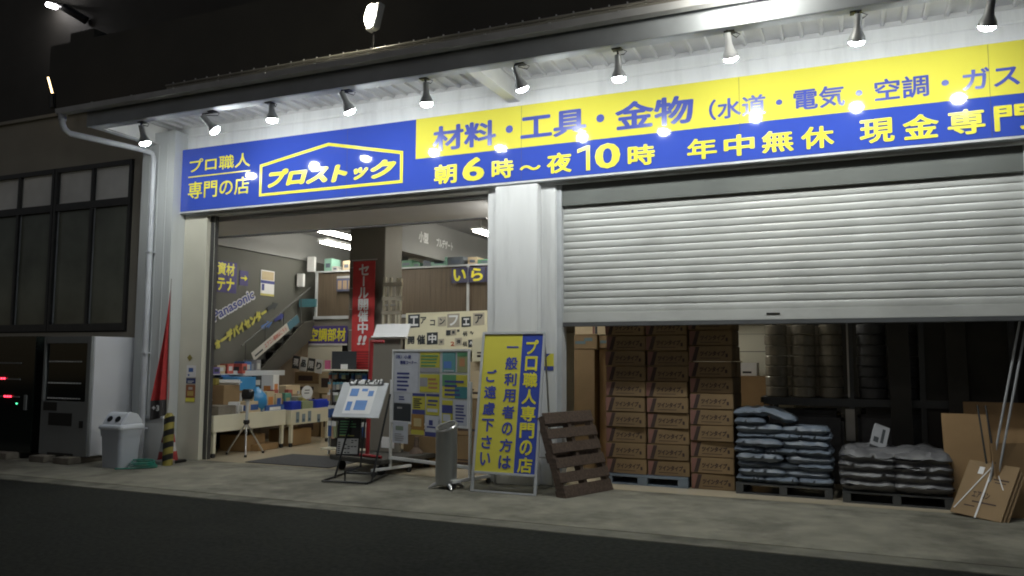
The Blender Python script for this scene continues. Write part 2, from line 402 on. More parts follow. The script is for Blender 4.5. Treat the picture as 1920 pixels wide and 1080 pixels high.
b = MB(M['slat']); x = 10.6
while x < 12.9: b.box((-9.99, x, 0), (-9.975+.012*random.random(), x+.11, min(1.9, .8+(x-10.6)*.55))); x += .111
b.build('stair_cladding', st)

# ------------------------------------------------------------------ fascia sign board
sg = thing('shop_sign', 'long glossy blue and yellow Japanese sign board above both bays', 'sign', (-4, 8.9, 3.68))
b = MB(M['blue']); b.box((-9.32, 8.9, 3.68), (3.4, 8.985, 4.635)); b.build('board', sg, bevel=.006)
b = MB(M['flange']); b.box((-9.33, 8.895, 3.655), (3.41, 8.99, 3.68)); b.build('bottom_trim', sg)
b = MB(M['yellow'], FACE(0, 8.9, 0)); b.box((-5.22, 4.10, .0015), (3.4, 4.634, .004)); b.build('yellow_band', sg)
b = MB(M['frame'], FACE(0, 8.9, 0))
for x in (-6.3, -3.72, -1.1, 1.3): b.rect(x, 3.69, x+.004, 4.63, .0042)
b.build('panel_joint', sg)
F = FACE(0, 8.9, 0); W = .007
b = MB(M['lety'], F); b.text('プロ職人', -9.14, 4.26, -7.98, 4.47, W, .012); b.rect(-9.16, 4.19, -7.97, 4.207, W); b.text('専門の店', -9.15, 3.86, -7.98, 4.12, W, .012); b.build('lettering', sg)
b = MB(M['lety'], F)                                                       # house outline and name
ho = [(-7.80, 3.80), (-5.41, 3.80), (-5.41, 4.225), (-6.61, 4.465), (-7.80, 4.265)]
hi = [(-7.755, 3.84), (-5.455, 3.84), (-5.455, 4.19), (-6.61, 4.42), (-7.755, 4.23)]
b.add([(*p, W) for p in ho+hi], [(i, (i+1) % 5, 5+(i+1) % 5, 5+i) for i in range(5)])
for t, a0, a1, z0, z1 in (('プ', -7.68, -7.28, 3.915, 4.16), ('ロ', -7.32, -6.96, 3.925, 4.11), ('ス', -6.98, -6.56, 3.915, 4.125), ('ト', -6.55, -6.25, 3.905, 4.13), ('ッ', -6.22, -5.95, 3.905, 4.06), ('ク', -5.95, -5.50, 3.895, 4.13)):
    b.text(t, a0-.01, z0-.005, a1+.01, z1+.01, W, .066, .32)
b.build('logo', sg)
for t, a0, a1, z0, z1 in (('材料', -4.97, -4.06, 4.17, 4.50), ('・', -3.93, -3.83, 4.30, 4.40), ('工具', -3.73, -2.87, 4.18, 4.50), ('・', -2.75, -2.65, 4.30, 4.40), ('金物', -2.52, -1.60, 4.17, 4.51), ('（水道・電気・空調・ガス', -1.43, 1.56, 4.17, 4.41)):
    b = MB(M['letb'], F); b.text(t, a0, z0, a1, z1, W, .022 if '水' in t else .03); b.build('lettering', sg)
b = MB(M['lety'], F)
for t, a0, a1, z0, z1 in (('朝', -4.94, -4.61, 3.735, 3.99), ('6', -4.53, -4.22, 3.735, 4.04), ('時', -4.12, -3.82, 3.735, 3.98), ('～', -3.74, -3.46, 3.80, 3.87), ('夜', -3.38, -3.06, 3.735, 3.985),
                          ('0', -2.77, -2.46, 3.735, 4.04), ('時', -2.37, -2.05, 3.735, 3.98)):
    b.text(t, a0, z0, a1, z1, W, .03)
b.prism([(-2.88, 3.735), (-2.83, 3.735), (-2.83, 4.035), (-2.875, 4.035), (-2.99, 4.0), (-2.99, 3.955), (-2.88, 3.985)], W-.001, W); b.build('lettering', sg)
b = MB(M['lety'], F)
for i, t in enumerate('年中無休'): b.text(t, -1.68+i*.405, 3.74, -1.35+i*.405, 3.98, W, .026)
b.build('lettering', sg); b = MB(M['lety'], F)
for i, t in enumerate('現金専門'): b.text(t, .11+i*.405, 3.74, .44+i*.405, 3.995, W, .026)
b.build('lettering', sg)

# ------------------------------------------------------------------ canopy bulb lamps
LAMPS = [(-8.90, 7.85, 4.43, (.12, .22, -1)), (-7.65, 7.85, 4.47, (.55, .4, -.8)), (-6.71, 7.85, 4.50, (0, .12, -1)), (-5.53, 7.85, 4.47, (.25, .5, -1)), (-4.47, 7.85, 4.43, (0, .12, -1)),
         (-3.27, 7.85, 4.45, (.22, .5, -1)), (-2.18, 7.85, 4.41, (0, .12, -1)), (-1.04, 7.85, 4.46, (.08, .5, -1)), (.10, 7.85, 4.45, (-.10, .5, -1)), (1.15, 7.85, 4.42, (-.15, .5, -1))]
LL = ['grey canopy bulb lamp at the far left end beside the downpipe bend', 'grey canopy bulb lamp tilted strongly to the right over the left end of the sign', 'grey canopy bulb lamp hanging straight above the left roof slope of the house logo',
      'grey canopy bulb lamp above the right end of the house logo', 'grey canopy bulb lamp hanging straight above the left edge of the yellow band', 'grey canopy bulb lamp just right of the white cross beam',
      'grey canopy bulb lamp hanging straight above the big kanji at the middle of the sign', 'grey canopy bulb lamp above the opening bracket of the sign', 'grey canopy bulb lamp second from the right end of the row', 'grey canopy bulb lamp rightmost of the row']
for (x, y, z, d), lab in zip(LAMPS, LL):
    d = Vector(d).normalized()
    t = thing('bulb_lamp', lab, 'lamp', (x, y-.03, 4.70), 'bulb lamps hanging under the canopy edge')
    f = Matrix.Translation((x, y, z)) @ (-d).to_track_quat('Z', 'Y').to_matrix().to_4x4()
    b = MB(M['lampg'], f); b.lathe([(.012, .255), (.036, .25), (.036, .15), (.043, .10), (.070, .05), (.076, .02), (.074, .008)], 18); b.build('shade', t, smooth=True)
    b = MB(M['lens'], f); b.lathe([(.070, .012), (.066, -.008), (.050, -.024), (.026, -.032), (.004, -.034)], 16); b.build('lens', t, smooth=True)
    top = f @ Vector((0, 0, .25))
    b = MB(M['black']); b.box((x-.05, y-.10, 4.700), (x+.05, y-.02, 4.712)); b.tube([(x, y-.05, 4.70), (top.x, top.y, top.z+.02), top], .011, 8); b.build('bracket', t)
    b = MB(M['black']); b.tube([(x+.05, y-.05, 4.705), (x+.10, y-.04, 4.68), (x+.06, y-.02, 4.66), top + Vector((.02, 0, .0))], .005, 6); b.build('cable', t)

# ------------------------------------------------------------------ floodlights and far tubes
fl = thing('floodlight', 'bright floodlight on a bracket above the canopy roof', 'lamp', (-5.35, 8.05, 5.24))
f = frame((-5.35, 8.0, 5.70), (1, -.45, 0), (.25, .1, 1))
b = MB(M['lampg'], f); b.prism([(-.09, -.17), (.09, -.17), (.11, .17), (-.11, .17)], -.10, 0); b.build('housing', fl, bevel=.012)
b = MB(M['flood'], f @ Matrix.Diagonal((.62, 1.3, 1, 1))); b.lathe([(.12, 0), (.115, .03), (.09, .06), (.04, .075), (.004, .08)], 20); b.build('lens', fl, smooth=True)
b = MB(M['black']); b.tube([(-5.35, 8.05, 5.22), (-5.35, 8.07, 5.6)], .018, 8); b.build('bracket', fl)
M['globe'] = mat('lamp_globe', (1, 1, 1), .3, emit=110, ecol=(1, .97, .86))
fl2 = thing('oval_lamp', 'dazzling oval lamp in front of the canopy fascia at the top edge of the picture', 'lamp', (-.85, 7.25, 4.75))
b = MB(M['globe'], Matrix.Translation((-.85, 7.25, 4.96)) @ Matrix.Diagonal((1.7, 1, 1, 1))); b.lathe([(.004, -.10), (.05, -.087), (.087, -.05), (.10, 0), (.087, .05), (.06, .08)], 20); b.build('globe', fl2, smooth=True)
b = MB(M['lampg'], Matrix.Translation((-.85, 7.25, 4.96)) @ Matrix.Diagonal((1.7, 1, 1, 1))); b.lathe([(.062, .081), (.09, .085), (.06, .11), (.01, .125)], 20); b.build('cap', fl2, smooth=True)
b = MB(M['black']); b.tube([(-.85, 7.88, 5.21), (-.85, 7.75, 5.40), (-.85, 7.40, 5.42), (-.85, 7.25, 5.08)], .018, 8); b.build('bracket', fl2)

rb = thing('rear_building', 'dark taller building behind at upper left', 'building', (-20, 16, 0))
b = MB(M['upper']); b.box((-34, 16.2, 0), (-13, 22, 15)); b.build('wall', rb)
tl = thing('wall_tube_light', 'white tube light high on the dark wall at upper left', 'lamp', (-21.9, 16.0, 11.9))
b = MB(M['ftube']); b.tube([(-22.35, 15.9, 12.22), (-21.45, 15.5, 11.82)], .075, 10); b.build('tube', tl)
b = MB(M['black']); b.tube([(-22.4, 16.1, 12.32), (-21.4, 15.75, 11.9)], .06, 8); b.tube([(-21.4, 15.7, 11.9), (-20.9, 16.1, 11.55)], .12, 8); b.build('housing', tl)
tl = thing('wall_tube_light', 'thin warm tube light standing above the annex roof edge', 'lamp', (-13.1, 9.5, 5.9))
b = MB(M['ftubew']); b.tube([(-13.24, 9.5, 6.52), (-13.1, 9.5, 6.2)], .016, 8); b.build('tube', tl)
b = MB(M['black']); b.tube([(-13.09, 9.5, 6.19), (-13.06, 9.5, 5.93)], .05, 8); b.build('housing', tl)

# ------------------------------------------------------------------ annex building
an = thing('annex_building', 'beige annex at left with dark framed windows in two rows', 'building', (-16, 9.9, 0))
b = MB(M['annex']); b.box((-26, 9.9, 4.95), (-9.75, 10.1, 5.93)); b.box((-11.45, 9.9, 1.93), (-9.75, 10.1, 4.95)); b.box((-26, 9.9, 0), (-9.75, 10.1, 1.93)); b.box((-26, 9.84, 5.93), (-9.75, 10.2, 5.99)); b.build('wall', an)
for k in range(6):
    xr = -11.47-k*1.95; xl = xr-1.93
    b = MB(M['frame'])
    for x in (xl, xr-.06): b.box((x, 9.86, 1.95), (x+.06, 9.99, 4.94))
    b.box(((xl+xr)/2-.03, 9.87, 1.95), ((xl+xr)/2+.03, 9.98, 4.94))
    for z0, z1 in ((1.95, 2.08), (4.14, 4.27), (4.86, 4.94)): b.box((xl+.06, 9.865, z0), (xr-.06, 9.985, z1))
    w = b.build('window', an)
    for s in (0, 1):
        a0 = xl+.06+s*.935; a1 = a0+.875
        q = MB(M['glassd']); q.box((a0, 9.93, 2.08), (a1, 9.94, 4.14)); q.use(M['flange']).box((a0, 9.915, 2.08), (a0+.018, 9.945, 4.14)); q.build('lower_pane', w)
        q = MB(M['glassl']); q.box((a0, 9.93, 4.27), (a1, 9.94, 4.86)); q.build('upper_pane', w)
b = MB(M['dark']); b.box((-26, 9.98, 1.95), (-11.45, 10.1, 4.95)); b.build('window_backing', an)

# ------------------------------------------------------------------ vending machines on planks
vm = thing('vending_machine', 'unlit white sided vending machine standing beside the recycling bin', 'vending machine', (-10.45, 8.4, .08))
x0, x1, y0, y1, z0, z1 = -10.97, -9.99, 8.05, 8.82, .09, 1.79
b = MB(M['vmw']); b.box((x0, y0+.05, z0), (x1, y1, z1)); b.build('body', vm, bevel=.012)
F = FACE(x0, y0+.05, z0)
b = MB(M['vmg'], F); b.box((0, 0, 0), (.98, .76, .05)); b.box((0, .76, 0), (.05, 1.70, .05)); b.box((.90, .76, 0), (.98, 1.70, .05)); b.box((.05, 1.60, 0), (.90, 1.70, .05)); door = b.build('door', vm, bevel=.006)
b = MB(M['vmd'], F); b.box((.05, .77, .001), (.90, 1.60, .018)); b.build('display_window', door)
b = MB(M['paper'], F)
for v in (.80, 1.02, 1.33):
    for i in range(12): b.box((.10+i*.058, v, .02), (.135+i*.058, v+.016, .032))
b.build('button_row', door)
b = MB(M['blackp'], F); b.box((.18, .42, .051), (.66, .60, .056)); b.build('dispensing_slot', door); 
b = MB(M['blackp'], F); b.box((.06, .63, .051), (.34, .75, .055)); b.box((.82, .40, .051), (.89, .50, .06)); b.build('coin_panel', door)
b = MB(M['blackp'], F); b.box((.2, .0, .051), (.72, .035, .06)); b.build('kick_grille', door)
vm2 = thing('vending_machine', 'dark vending machine with red lit sold out lamps at the left edge', 'vending machine', (-11.65, 8.4, .08))
b = MB(M['vmd']); b.box((-12.3, 8.05, .09), (-11.14, 8.82, 1.80)); b.build('body', vm2, bevel=.01)
F = FACE(-12.3, 8.05, .09)
b = MB(M['vmg'], F)
for v in (1.30, 1.06, .80): b.box((.1, v, .001), (.86, v+.02, .014))
b.build('shelf_strip', vm2)
b = MB(M['led'], F)
for u, v in ((.44, 1.065), (.50, 1.065), (.20, .80), (.28, .80), (.34, .80), (.54, .80), (.60, .80), (.66, .80), (.05, 1.065)): b.box((u, v, .015), (u+.035, v+.025, .022))
b.build('sold_out_lamp', vm2)
b = MB(M['ledg'], F); b.box((.80, .70, .001), (.822, .72, .012)); b.build('power_lamp', vm2)
b = MB(M['vmg'], F); b.box((.98, .62, .001), (1.03, .84, .02)); b.build('coin_slot', vm2)
for i, (x, l) in enumerate(((-11.55, 'grey plank under the dark vending machine'), (-10.75, 'grey plank under the left side of the white vending machine'), (-10.25, 'grey plank under the right side of the white vending machine'))):
    b = MB(M['woodg']); b.box((x-.16, 7.86, 0), (x+.16, 8.75, .088)); one('support_plank', b, l, 'plank', 'planks under the vending machines', bevel=.008)

# recycling bin
rbn = thing('recycling_bin', 'white plastic recycling bin with two round holes', 'bin', (-9.2, 8.05, 0))
def loft(b, secs):
    n = len(secs[0]); vs = [p for s in secs for p in s]
    fs = [(i*n+k, i*n+(k+1) % n, (i+1)*n+(k+1) % n, (i+1)*n+k) for i in range(len(secs)-1) for k in range(n)]
    return b.add(vs, fs + [tuple(range(n))[::-1], tuple(range((len(secs)-1)*n, len(secs)*n))])
def rr(cx, cy, w, d, z, r=.05):
    out = []
    for sx, sy, a0 in ((1, 1, 0), (-1, 1, 90), (-1, -1, 180), (1, -1, 270)):
        for k in range(4):
            a = R(a0+k*30); out.append((cx+sx*(w/2-r)+r*math.cos(a), cy+sy*(d/2-r)+r*math.sin(a), z))
    return out
cx, cy = -9.31, 8.04
b = MB(M['bing']); loft(b, [rr(cx, cy, .345, .32, 0), rr(cx, cy, .385, .36, .42)]); loft(b, [rr(cx, cy, .40, .375, .42), rr(cx, cy, .42, .39, .52)]); b.build('body', rbn, smooth=True)
b = MB(M['binw']); loft(b, [rr(cx, cy, .445, .42, .515), rr(cx, cy, .445, .42, .56), rr(cx, cy+.02, .40, .36, .585, .06)])
f = frame((cx-.215, 0, 0), (0, 1, 0), (0, 0, 1)); b2 = b.M; b.M = f
b.prism([(cy-.17, .583), (cy+.19, .583), (cy+.17, .64), (cy+.10, .72), (cy-.01, .745), (cy-.075, .72)], .03, .40); b.M = b2
b.build('lid', rbn, bevel=.01)
for u in (-.075, .075): b = MB(M['blackp'], frame((cx, cy-.125, .652), (1, 0, 0), (0, .7, 1))); b.lathe([(.042, .0), (.042, .012)], 18, (u, 0, 0)); b.build('hole', rbn)

# flag, cone, post, hose
fg = thing('banner_flag', 'furled red banner flag leaning by the corner pier', 'flag', (-8.97, 8.5, 0))
b = MB(M['steel']); b.tube([(-8.97, 8.5, .02), (-8.99, 8.5, 2.62)], .012, 8); b.lathe([(.13, 0), (.13, .05), (.03, .07)], 14, (-8.97, 8.5, 0)); b.build('pole', fg)
b = MB(M['redcloth']); nu, nv = 10, 22; vs = []
for j in range(nv+1):
    t = j/nv; z = 2.52-1.62*t; w = .02+.225*t**1.2
    for i in range(nu+1):
        s = i/nu; vs.append((-8.985-s*w, 8.49+.05*math.sin(s*9+t*2)*t, z-.10*s*(1-t) - .02*s))
fs = [(j*(nu+1)+i, j*(nu+1)+i+1, (j+1)*(nu+1)+i+1, (j+1)*(nu+1)+i) for j in range(nv) for i in range(nu)]
b.add(vs, fs); b.build('cloth', fg, smooth=True)
b = MB(M['darkcloth']); vs = []
for j in range(5):
    t = j/4
    for i in range(nu+1): s = i/nu; vs.append((-8.985-s*.245, 8.488+.05*math.sin(s*9+2+t*.3), .90-.02*s-.22*t-.06*t*s))
b.add(vs, [(j*(nu+1)+i, j*(nu+1)+i+1, (j+1)*(nu+1)+i+1, (j+1)*(nu+1)+i) for j in range(4) for i in range(nu)])
b.M = FACE(-9.19, 8.43, .74); b.use(M['paper']).text('+3', 0, 0, .14, .08, 0, .03); b.build('lower_cloth', fg)
cn = thing('traffic_cone', 'red and white striped traffic cone beside the yellow corner guard', 'traffic cone', (-9.05, 8.62, 0))
b = MB(M['blackp']); b.box((-9.23, 8.44, 0), (-8.87, 8.8, .04)); b.build('base', cn, bevel=.01)
b = MB(M['coner'])
for k in range(5):
    b.use(M['conew'] if k % 2 else M['coner']); r0 = .14-.022*k; b.lathe([(r0, .04+k*.125), (r0-.022, .04+(k+1)*.125)], 20, (-9.05, 8.62, 0))
b.build('body', cn, smooth=True)
gd = MB(M['hazy']); gd.lathe([(.07, 0), (.07, .62), (.062, .68), (.03, .72)], 18, (-8.84, 8.42, 0)); gd.use(M['black'])
for k in range(4):
    z = .06+k*.17
    vs = []; 
    for a in range(19):
        q = 2*math.pi*a/18; vs += [(-8.84+.0715*math.cos(q), 8.42+.0715*math.sin(q), z+.03*math.cos(q)), (-8.84+.0715*math.cos(q), 8.42+.0715*math.sin(q), z+.08+.03*math.cos(q))]
    gd.add(vs, [(2*a, 2*a+2, 2*a+3, 2*a+1) for a in range(18)])
one('corner_guard', gd, 'yellow and black striped round guard post by the corner pier', 'guard post', smooth=True)
HX, HY = -8.95, 8.10
b = MB(M['green']); pts = []
for k in range(70):
    a = k*.32; r_ = .17+.02*math.sin(k*.7); pts.append((HX+r_*1.1*math.cos(a), HY+r_*.8*math.sin(a), .012+.0012*k))
b.tube([(-9.12, 7.80, .01), (-9.0, 7.88, .012)] + pts, .009, 6); one('hose', b, 'green hose coiled on the concrete by the bin', 'hose', smooth=True)

# posters on the jamb
F = FACE(-9.14, 8.997, 0)
b = MB(M['hazy'], F); b.prism([(.0, 1.49), (.05, 1.44), (.10, 1.49), (.05, 1.54)], 0, .003); one('sticker', b, 'small yellow diamond sticker topmost on the cream door jamb', 'sticker', 'stickers on the door jamb')
b = MB(M['paper'], F); b.box((.0, 1.20, 0), (.18, 1.38, .003)); b.use(P((.05, .12, .35))).rect(.04, 1.28, .13, 1.34, .004); b.rect(.03, 1.22, .06, 1.25, .004); one('sticker', b, 'white sticker with blue mark on the cream door jamb', 'sticker', 'stickers on the door jamb')
b = MB(P((.03, .05, .16)), F); b.box((.0, 1.11, 0), (.18, 1.19, .003)); b.use(M['paper']).rect(.03, 1.14, .15, 1.15, .004); b.rect(.03, 1.12, .12, 1.13, .004); one('sticker', b, 'dark blue strip sticker in the middle of the cream door jamb', 'sticker', 'stickers on the door jamb')
b = MB(P((.28, .10, .04)), F); b.box((.0, .84, 0), (.18, 1.09, .003)); b.use(P((.5, .35, .10))).rect(.03, .93, .15, 1.0, .004); b.use(M['yellow']).rect(0, .84, .18, .90, .005); b.use(P((.5, .45, .4))).rect(.05, 1.02, .13, 1.06, .004); one('sticker', b, 'orange food poster with yellow foot lowest on the cream door jamb', 'poster', 'stickers on the door jamb')
b = MB(M['yellow'], FACE(-3.49, 8.998, 0)); b.box((0, 1.36, -.002), (.16, 1.56, .002)); b.use(M['letb']).prism([(0, 1.56), (0, 1.46), (.12, 1.56)], .002, .0035); b.rect(0, 1.36, .16, 1.41, .0035)
one('sticker', b, 'blue and yellow sticker on the white centre pillar behind the A-frame sign', 'sticker')

# ------------------------------------------------------------------ A-frame sign
af = thing('standing_sign', 'tall yellow and blue A-frame sign with vertical Japanese lettering', 'sign', (-3.66, 8.4, 0))
TL, TR, BL, BR = Vector((-4.06, 8.55, 1.81)), Vector((-3.26, 8.55, 1.81)), Vector((-4.06, 8.25, 0)), Vector((-3.26, 8.25, 0))
F = frame(BL, BR-BL, TL-BL); w = (BR-BL).length; h = (TL-BL).length
b = MB(M['flange'], F)
b.box((0, 0, -.02), (.03, h, .012)); b.box((w-.03, 0, -.02), (w, h, .012)); b.box((.03, h-.03, -.02), (w-.03, h, .012)); b.box((.03, .20, -.02), (w-.03, .228, .012)); b.box((.03, 0, -.02), (w-.03, .02, .012)); b.build('frame', af, bevel=.004)
b = MB(M['steel'])
for x in (-4.03, -3.29): b = MB(M['steel']); b.tube([(x, 8.58, 1.78), (x, 8.86, .01)], .011, 8); b.build('rear_leg', af)
b = MB(M['steel']); b.tube([(-4.03, 8.80, .35), (-3.29, 8.80, .35)], .009, 8); b.build('crossbar', af)
b = MB(M['yellow'], F); b.box((.03, .228, -.012), (.515, h-.03, .0)); b.use(M['blue']).box((.515, .228, -.012), (w-.03, h-.03, 0)); b.build('panel', af)
b = MB(M['lety'], F); b.column('プロ職人専門の店', .645, h-.085, .19, .190, .003, .03); b.build('lettering', af)
b = MB(M['letb'], F); b.column('一般利用者の方は', .40, h-.10, .165, .187, .003, .03); b.build('lettering', af); b = MB(M['letb'], F); b.column('ご遠慮下さい', .155, h-.435, .165, .190, .003, .03); b.build('lettering', af)

# ------------------------------------------------------------------ ashtray post
at = thing('standing_ashtray', 'round stainless steel standing ashtray with slanted grille top', 'ashtray', (-4.41, 8.32, 0))
b = MB(M['stainless']); n = 28; vs = []; c = (-4.41, 8.32)
for k in range(n):
    a = 2*math.pi*k/n; vs.append((c[0]+.125*math.cos(a), c[1]+.125*math.sin(a), .05))
for k in range(n):
    a = 2*math.pi*k/n; vs.append((c[0]+.125*math.cos(a), c[1]+.125*math.sin(a), .705+.05*math.sin(a)+.02*math.cos(a)))
b.add(vs, [(k, (k+1) % n, n+(k+1) % n, n+k) for k in range(n)] + [tuple(range(n))[::-1]]); b.build('body', at, smooth=True)
F = frame((c[0], c[1], .705), (1, 0, .16), (0, 1, .4))
b = MB(M['steel'], F); b.lathe([(.133, -.02), (.138, 0), (.128, .015), (.11, .012), (.108, -.02)], 28); b.build('rim', at, smooth=True)
b = MB(M['black'], F); b.lathe([(.11, -.03), (.109, -.012)], 24); b.use(M['steel'])
for v in (-.06, -.02, .02, .06): b.box((-.095, v, -.006), (.095, v+.016, .008))
b.build('grille', at)
b = MB(M['steel']); 
for sx, sy in ((-1, -1), (1, -1), (1, 1), (-1, 1)): b.tube([(c[0]+.06*sx, c[1]+.06*sy, .055), (c[0]+.10*sx, c[1]+.10*sy, .045), (c[0]+.15*sx, c[1]+.15*sy, .008)], [.03, .025, .012], 8)
b.build('foot', at)

# ------------------------------------------------------------------ notice board with posters
nb = thing('notice_board', 'white framed notice board on castors covered with posters', 'notice board', (-4.9, 8.7, 0))
A, B = Vector((-5.53, 8.92, 0)), Vector((-4.22, 8.52, 0)); F = frame(A, B-A, (0, 0, 1)); w = (B-A).length
b = MB(M['flange'], F); b.box((0, .68, -.012), (w, 1.60, .0)); b.use(M['white'])
b.box((0, 1.585, -.016), (w, 1.61, .012)); b.box((0, .67, -.016), (w, .695, .012)); b.box((0, .695, -.016), (.02, 1.585, .012)); b.box((w-.02, .695, -.016), (w, 1.585, .012)); b.build('panel', nb)
for u in (-.035, w+.003): b = MB(M['white'], F); b.box((u, .10, -.02), (u+.032, 1.22, .012)); b.build('upright', nb, bevel=.003)
b = MB(M['white'], F); b.box((-.003, .20, -.018), (w+.003, .24, .008)); b.build('crossbar', nb, bevel=.003)
for u in (-.04, w): b = MB(M['white'], F); b.box((u, .07, -.36), (u+.04, .105, .30)); b.build('foot', nb, bevel=.003)
for u in (-.02, w+.02):
    for q in (-.33, .27): b = MB(M['rubber'], F); b.tube([(u-.012, .035, q), (u+.012, .035, q)], .034, 12); b.build('castor', nb)
navy, pap, yel, grn, gry, dk = P((.05, .06, .22)), P((.50, .52, .58)), P((.52, .48, .06)), P((.10, .28, .13)), P((.30, .30, .32)), P((.03, .035, .04))
def poster(u0, v0, u1, v1, base, bars, label, name='poster', grp='posters on the notice board'):
    b = MB(base, F); b.box((u0, v0, .001), (u1, v1, .004))
    for k, (m, a0, c0, a1, c1) in enumerate(bars): b.use(m).rect(u0+a0*(u1-u0), v0+c0*(v1-v0), u0+a1*(u1-u0), v0+c1*(v1-v0), .005+.0004*k)
    return one(name, b, label, 'poster', grp)
def lines(m, n, a0=.1, a1=.9, c0=.12, c1=.7, sd=1):
    rg = random.Random(sd); return [(m, a0, c0+(c1-c0)*k/n, a0+(a1-a0)*(.55+.45*rg.random()), c0+(c1-c0)*(k+.5)/n) for k in range(n)]
ph = poster(.04, 1.06, .49, 1.57, pap, lines(navy, 5, .12, .75, .05, .55, 3), 'large pale poster with navy heading at the upper left of the board')
b = MB(navy, F); b.text('（株）小泉', .07, 1.49, .36, 1.54, .008, .03); b.text('情報コーナー', .15, 1.42, .46, 1.47, .008, .03); b.build('heading', ph)
poster(.04, .93, .36, 1.05, pap, lines(navy, 2, .3, .8, .3, .8, 4), 'narrow pale slip under the large pale poster')
poster(.04, .70, .36, .92, dk, [(gry, .2, .7, .5, .8)], 'black poster at the left side of the board')
poster(.52, 1.32, .87, 1.57, yel, [(gry, .0, .0, 1, .25)] + lines(grn, 4, .05, .95, .3, .95, 5), 'yellow poster with a crowd picture at the top middle of the board')
poster(.52, 1.08, .87, 1.30, yel, [(gry, .0, .3, .4, .8)] + lines(P((.4, .2, .1)), 3, .45, .95, .2, .9, 6), 'yellow brown poster second in the middle column of the board')
poster(.39, .80, .62, 1.06, yel, [(navy, 0, .86, 1, 1), (navy, 0, 0, 1, .22)] + lines(dk, 5, .1, .9, .3, .8, 7), 'yellow poster with navy bands left of the centre of the board')
poster(.64, .80, .87, 1.06, yel, [(navy, 0, .88, 1, 1), (navy, .15, .62, .9, .72), (navy, .1, .45, .8, .52), (pap, .1, .15, .9, .3)], 'yellow poster with navy lines right of the centre of the board')
poster(.92, 1.33, 1.14, 1.57, P((.12, .30, .30)), [(P((.10, .22, .55)), .1, .2, .7, .55), (pap, .1, .04, .9, .1)], 'teal blue photo poster at the top right of the board')
poster(1.17, 1.33, 1.35, 1.57, P((.30, .32, .16)), [(P((.5, .25, .12)), .2, .3, .7, .7), (grn, 0, .8, 1, 1)], 'green and orange photo poster in the top right corner of the board')
poster(.92, 1.02, 1.35, 1.30, yel, [(grn, 0, .5, .55, 1), (P((.05, .2, .22)), .5, .0, 1, .5)] + lines(navy, 4, .1, .9, .1, .85, 9), 'wide green and yellow poster at the right middle of the board')
poster(.92, .71, 1.10, .99, yel, [(navy, 0, .45, 1, .8), (pap, .1, .1, .8, .4)], 'yellow poster with navy block low on the right of the board')
poster(1.13, .71, 1.35, .99, pap, lines(navy, 6, .1, .9, .1, .9, 11), 'pale printed sheet in the lower right corner of the board')
def hang(u0, v0, u1, v1, base, bars, label): return poster(u0, v0, u1, v1, base, bars, label)
ORIG = F; F = ORIG @ Matrix.Translation((0, 0, .014))
hang(.04, .42, .33, .69, pap, [(P((.2, .25, .2)), .2, .6, .7, .8)] + lines(gry, 4, .15, .85, .1, .5, 12), 'pale sheet hanging below the left of the board')
hang(.39, .55, .62, .80, P((.33, .18, .05)), [(P((.5, .4, .2)), .2, .4, .8, .8), (yel, 0, 0, 1, .22)], 'orange food poster hanging at the lower middle of the board')
hang(.64, .54, .87, .79, pap, [(navy, 0, 0, 1, .22), (navy, .3, .55, .6, .8), (navy, .15, .42, .8, .5)], 'pale poster with navy foot hanging at the lower middle of the board')
F = ORIG

# ------------------------------------------------------------------ leaflet easel
ez = thing('leaflet_easel', 'black metal easel holding a slanted silver leaflet board', 'easel', (-5.75, 8.5, 0))
b = MB(M['black'])
q = [(-5.95, 8.05), (-5.37, 8.14), (-5.55, 8.85), (-6.1, 8.75)]
for i in range(4): b.tube([(*q[i], .02), (*q[(i+1) % 4], .02)], .014, 6)
b.tube([(-5.66, 8.10, .02), (-5.66, 8.10, .14), (-5.66, 8.42, .16), (-5.72, 8.62, .9)], .012, 6)
for x0, y0, x1, y1 in ((-5.95, 8.30, -5.80, 8.62), (-5.36, 8.22, -5.28, 8.55)): b.tube([(x0, y0, .02), (x1-.05, y1, 1.05)], .013, 6)
b.build('frame', ez)
F = frame((-6.00, 8.28, .77), (.62, .08, 0), (.17, .28, .38)); 
b = MB(M['flange'], F); b.box((0, 0, -.02), (.63, .50, 0)); b.use(M['paper']).rect(.12, .05, .50, .45, .003); b.use(P((.12, .25, .55)))
for u0, v0, u1, v1 in ((.15, .30, .26, .41), (.30, .37, .38, .41), (.40, .30, .47, .38), (.15, .09, .22, .22), (.26, .10, .42, .24)): b.rect(u0, v0, u1, v1, .005)
b.build('leaflet_board', ez)
b = MB(M['paper'], F); rg = random.Random(5)
for i in range(22):
    for j in range(2):
        u = .10+i*.021; b.use(M['paper'] if rg.random() < .55 else M['black']); v = .455+j*.03+.02*rg.random()
        b.prism([(u, v), (u+.022, v+.006), (u+.024, v+.032), (u+.002, v+.036)], .004, .012+.02*rg.random())
b.build('lettering_strip', ez)
lt = frame((-6.03, 8.42, .28), (.32, .10, 0), (.06, .10, .46)); 
b = MB(M['blackp'], lt); b.box((0, 0, -.012), (.30, .46, 0)); b.use(grn)
for k in range(6): b.rect(.03, .25+k*.033, .10+.14*rg.random(), .265+k*.033, .003)
b.use(P((.4, .4, .1))).rect(.03, .24, .22, .25, .003); b.use(M['paper']).rect(.01, .02, .28, .21, .003); b.use(dk)
for k in range(7):
    for j in range(6): 
        if rg.random() < .6: b.rect(.02+j*.042, .03+k*.025, .05+j*.042, .042+k*.025, .004)
one('menu_board', b, 'small blackboard with a printed sheet leaning inside the easel', 'blackboard')

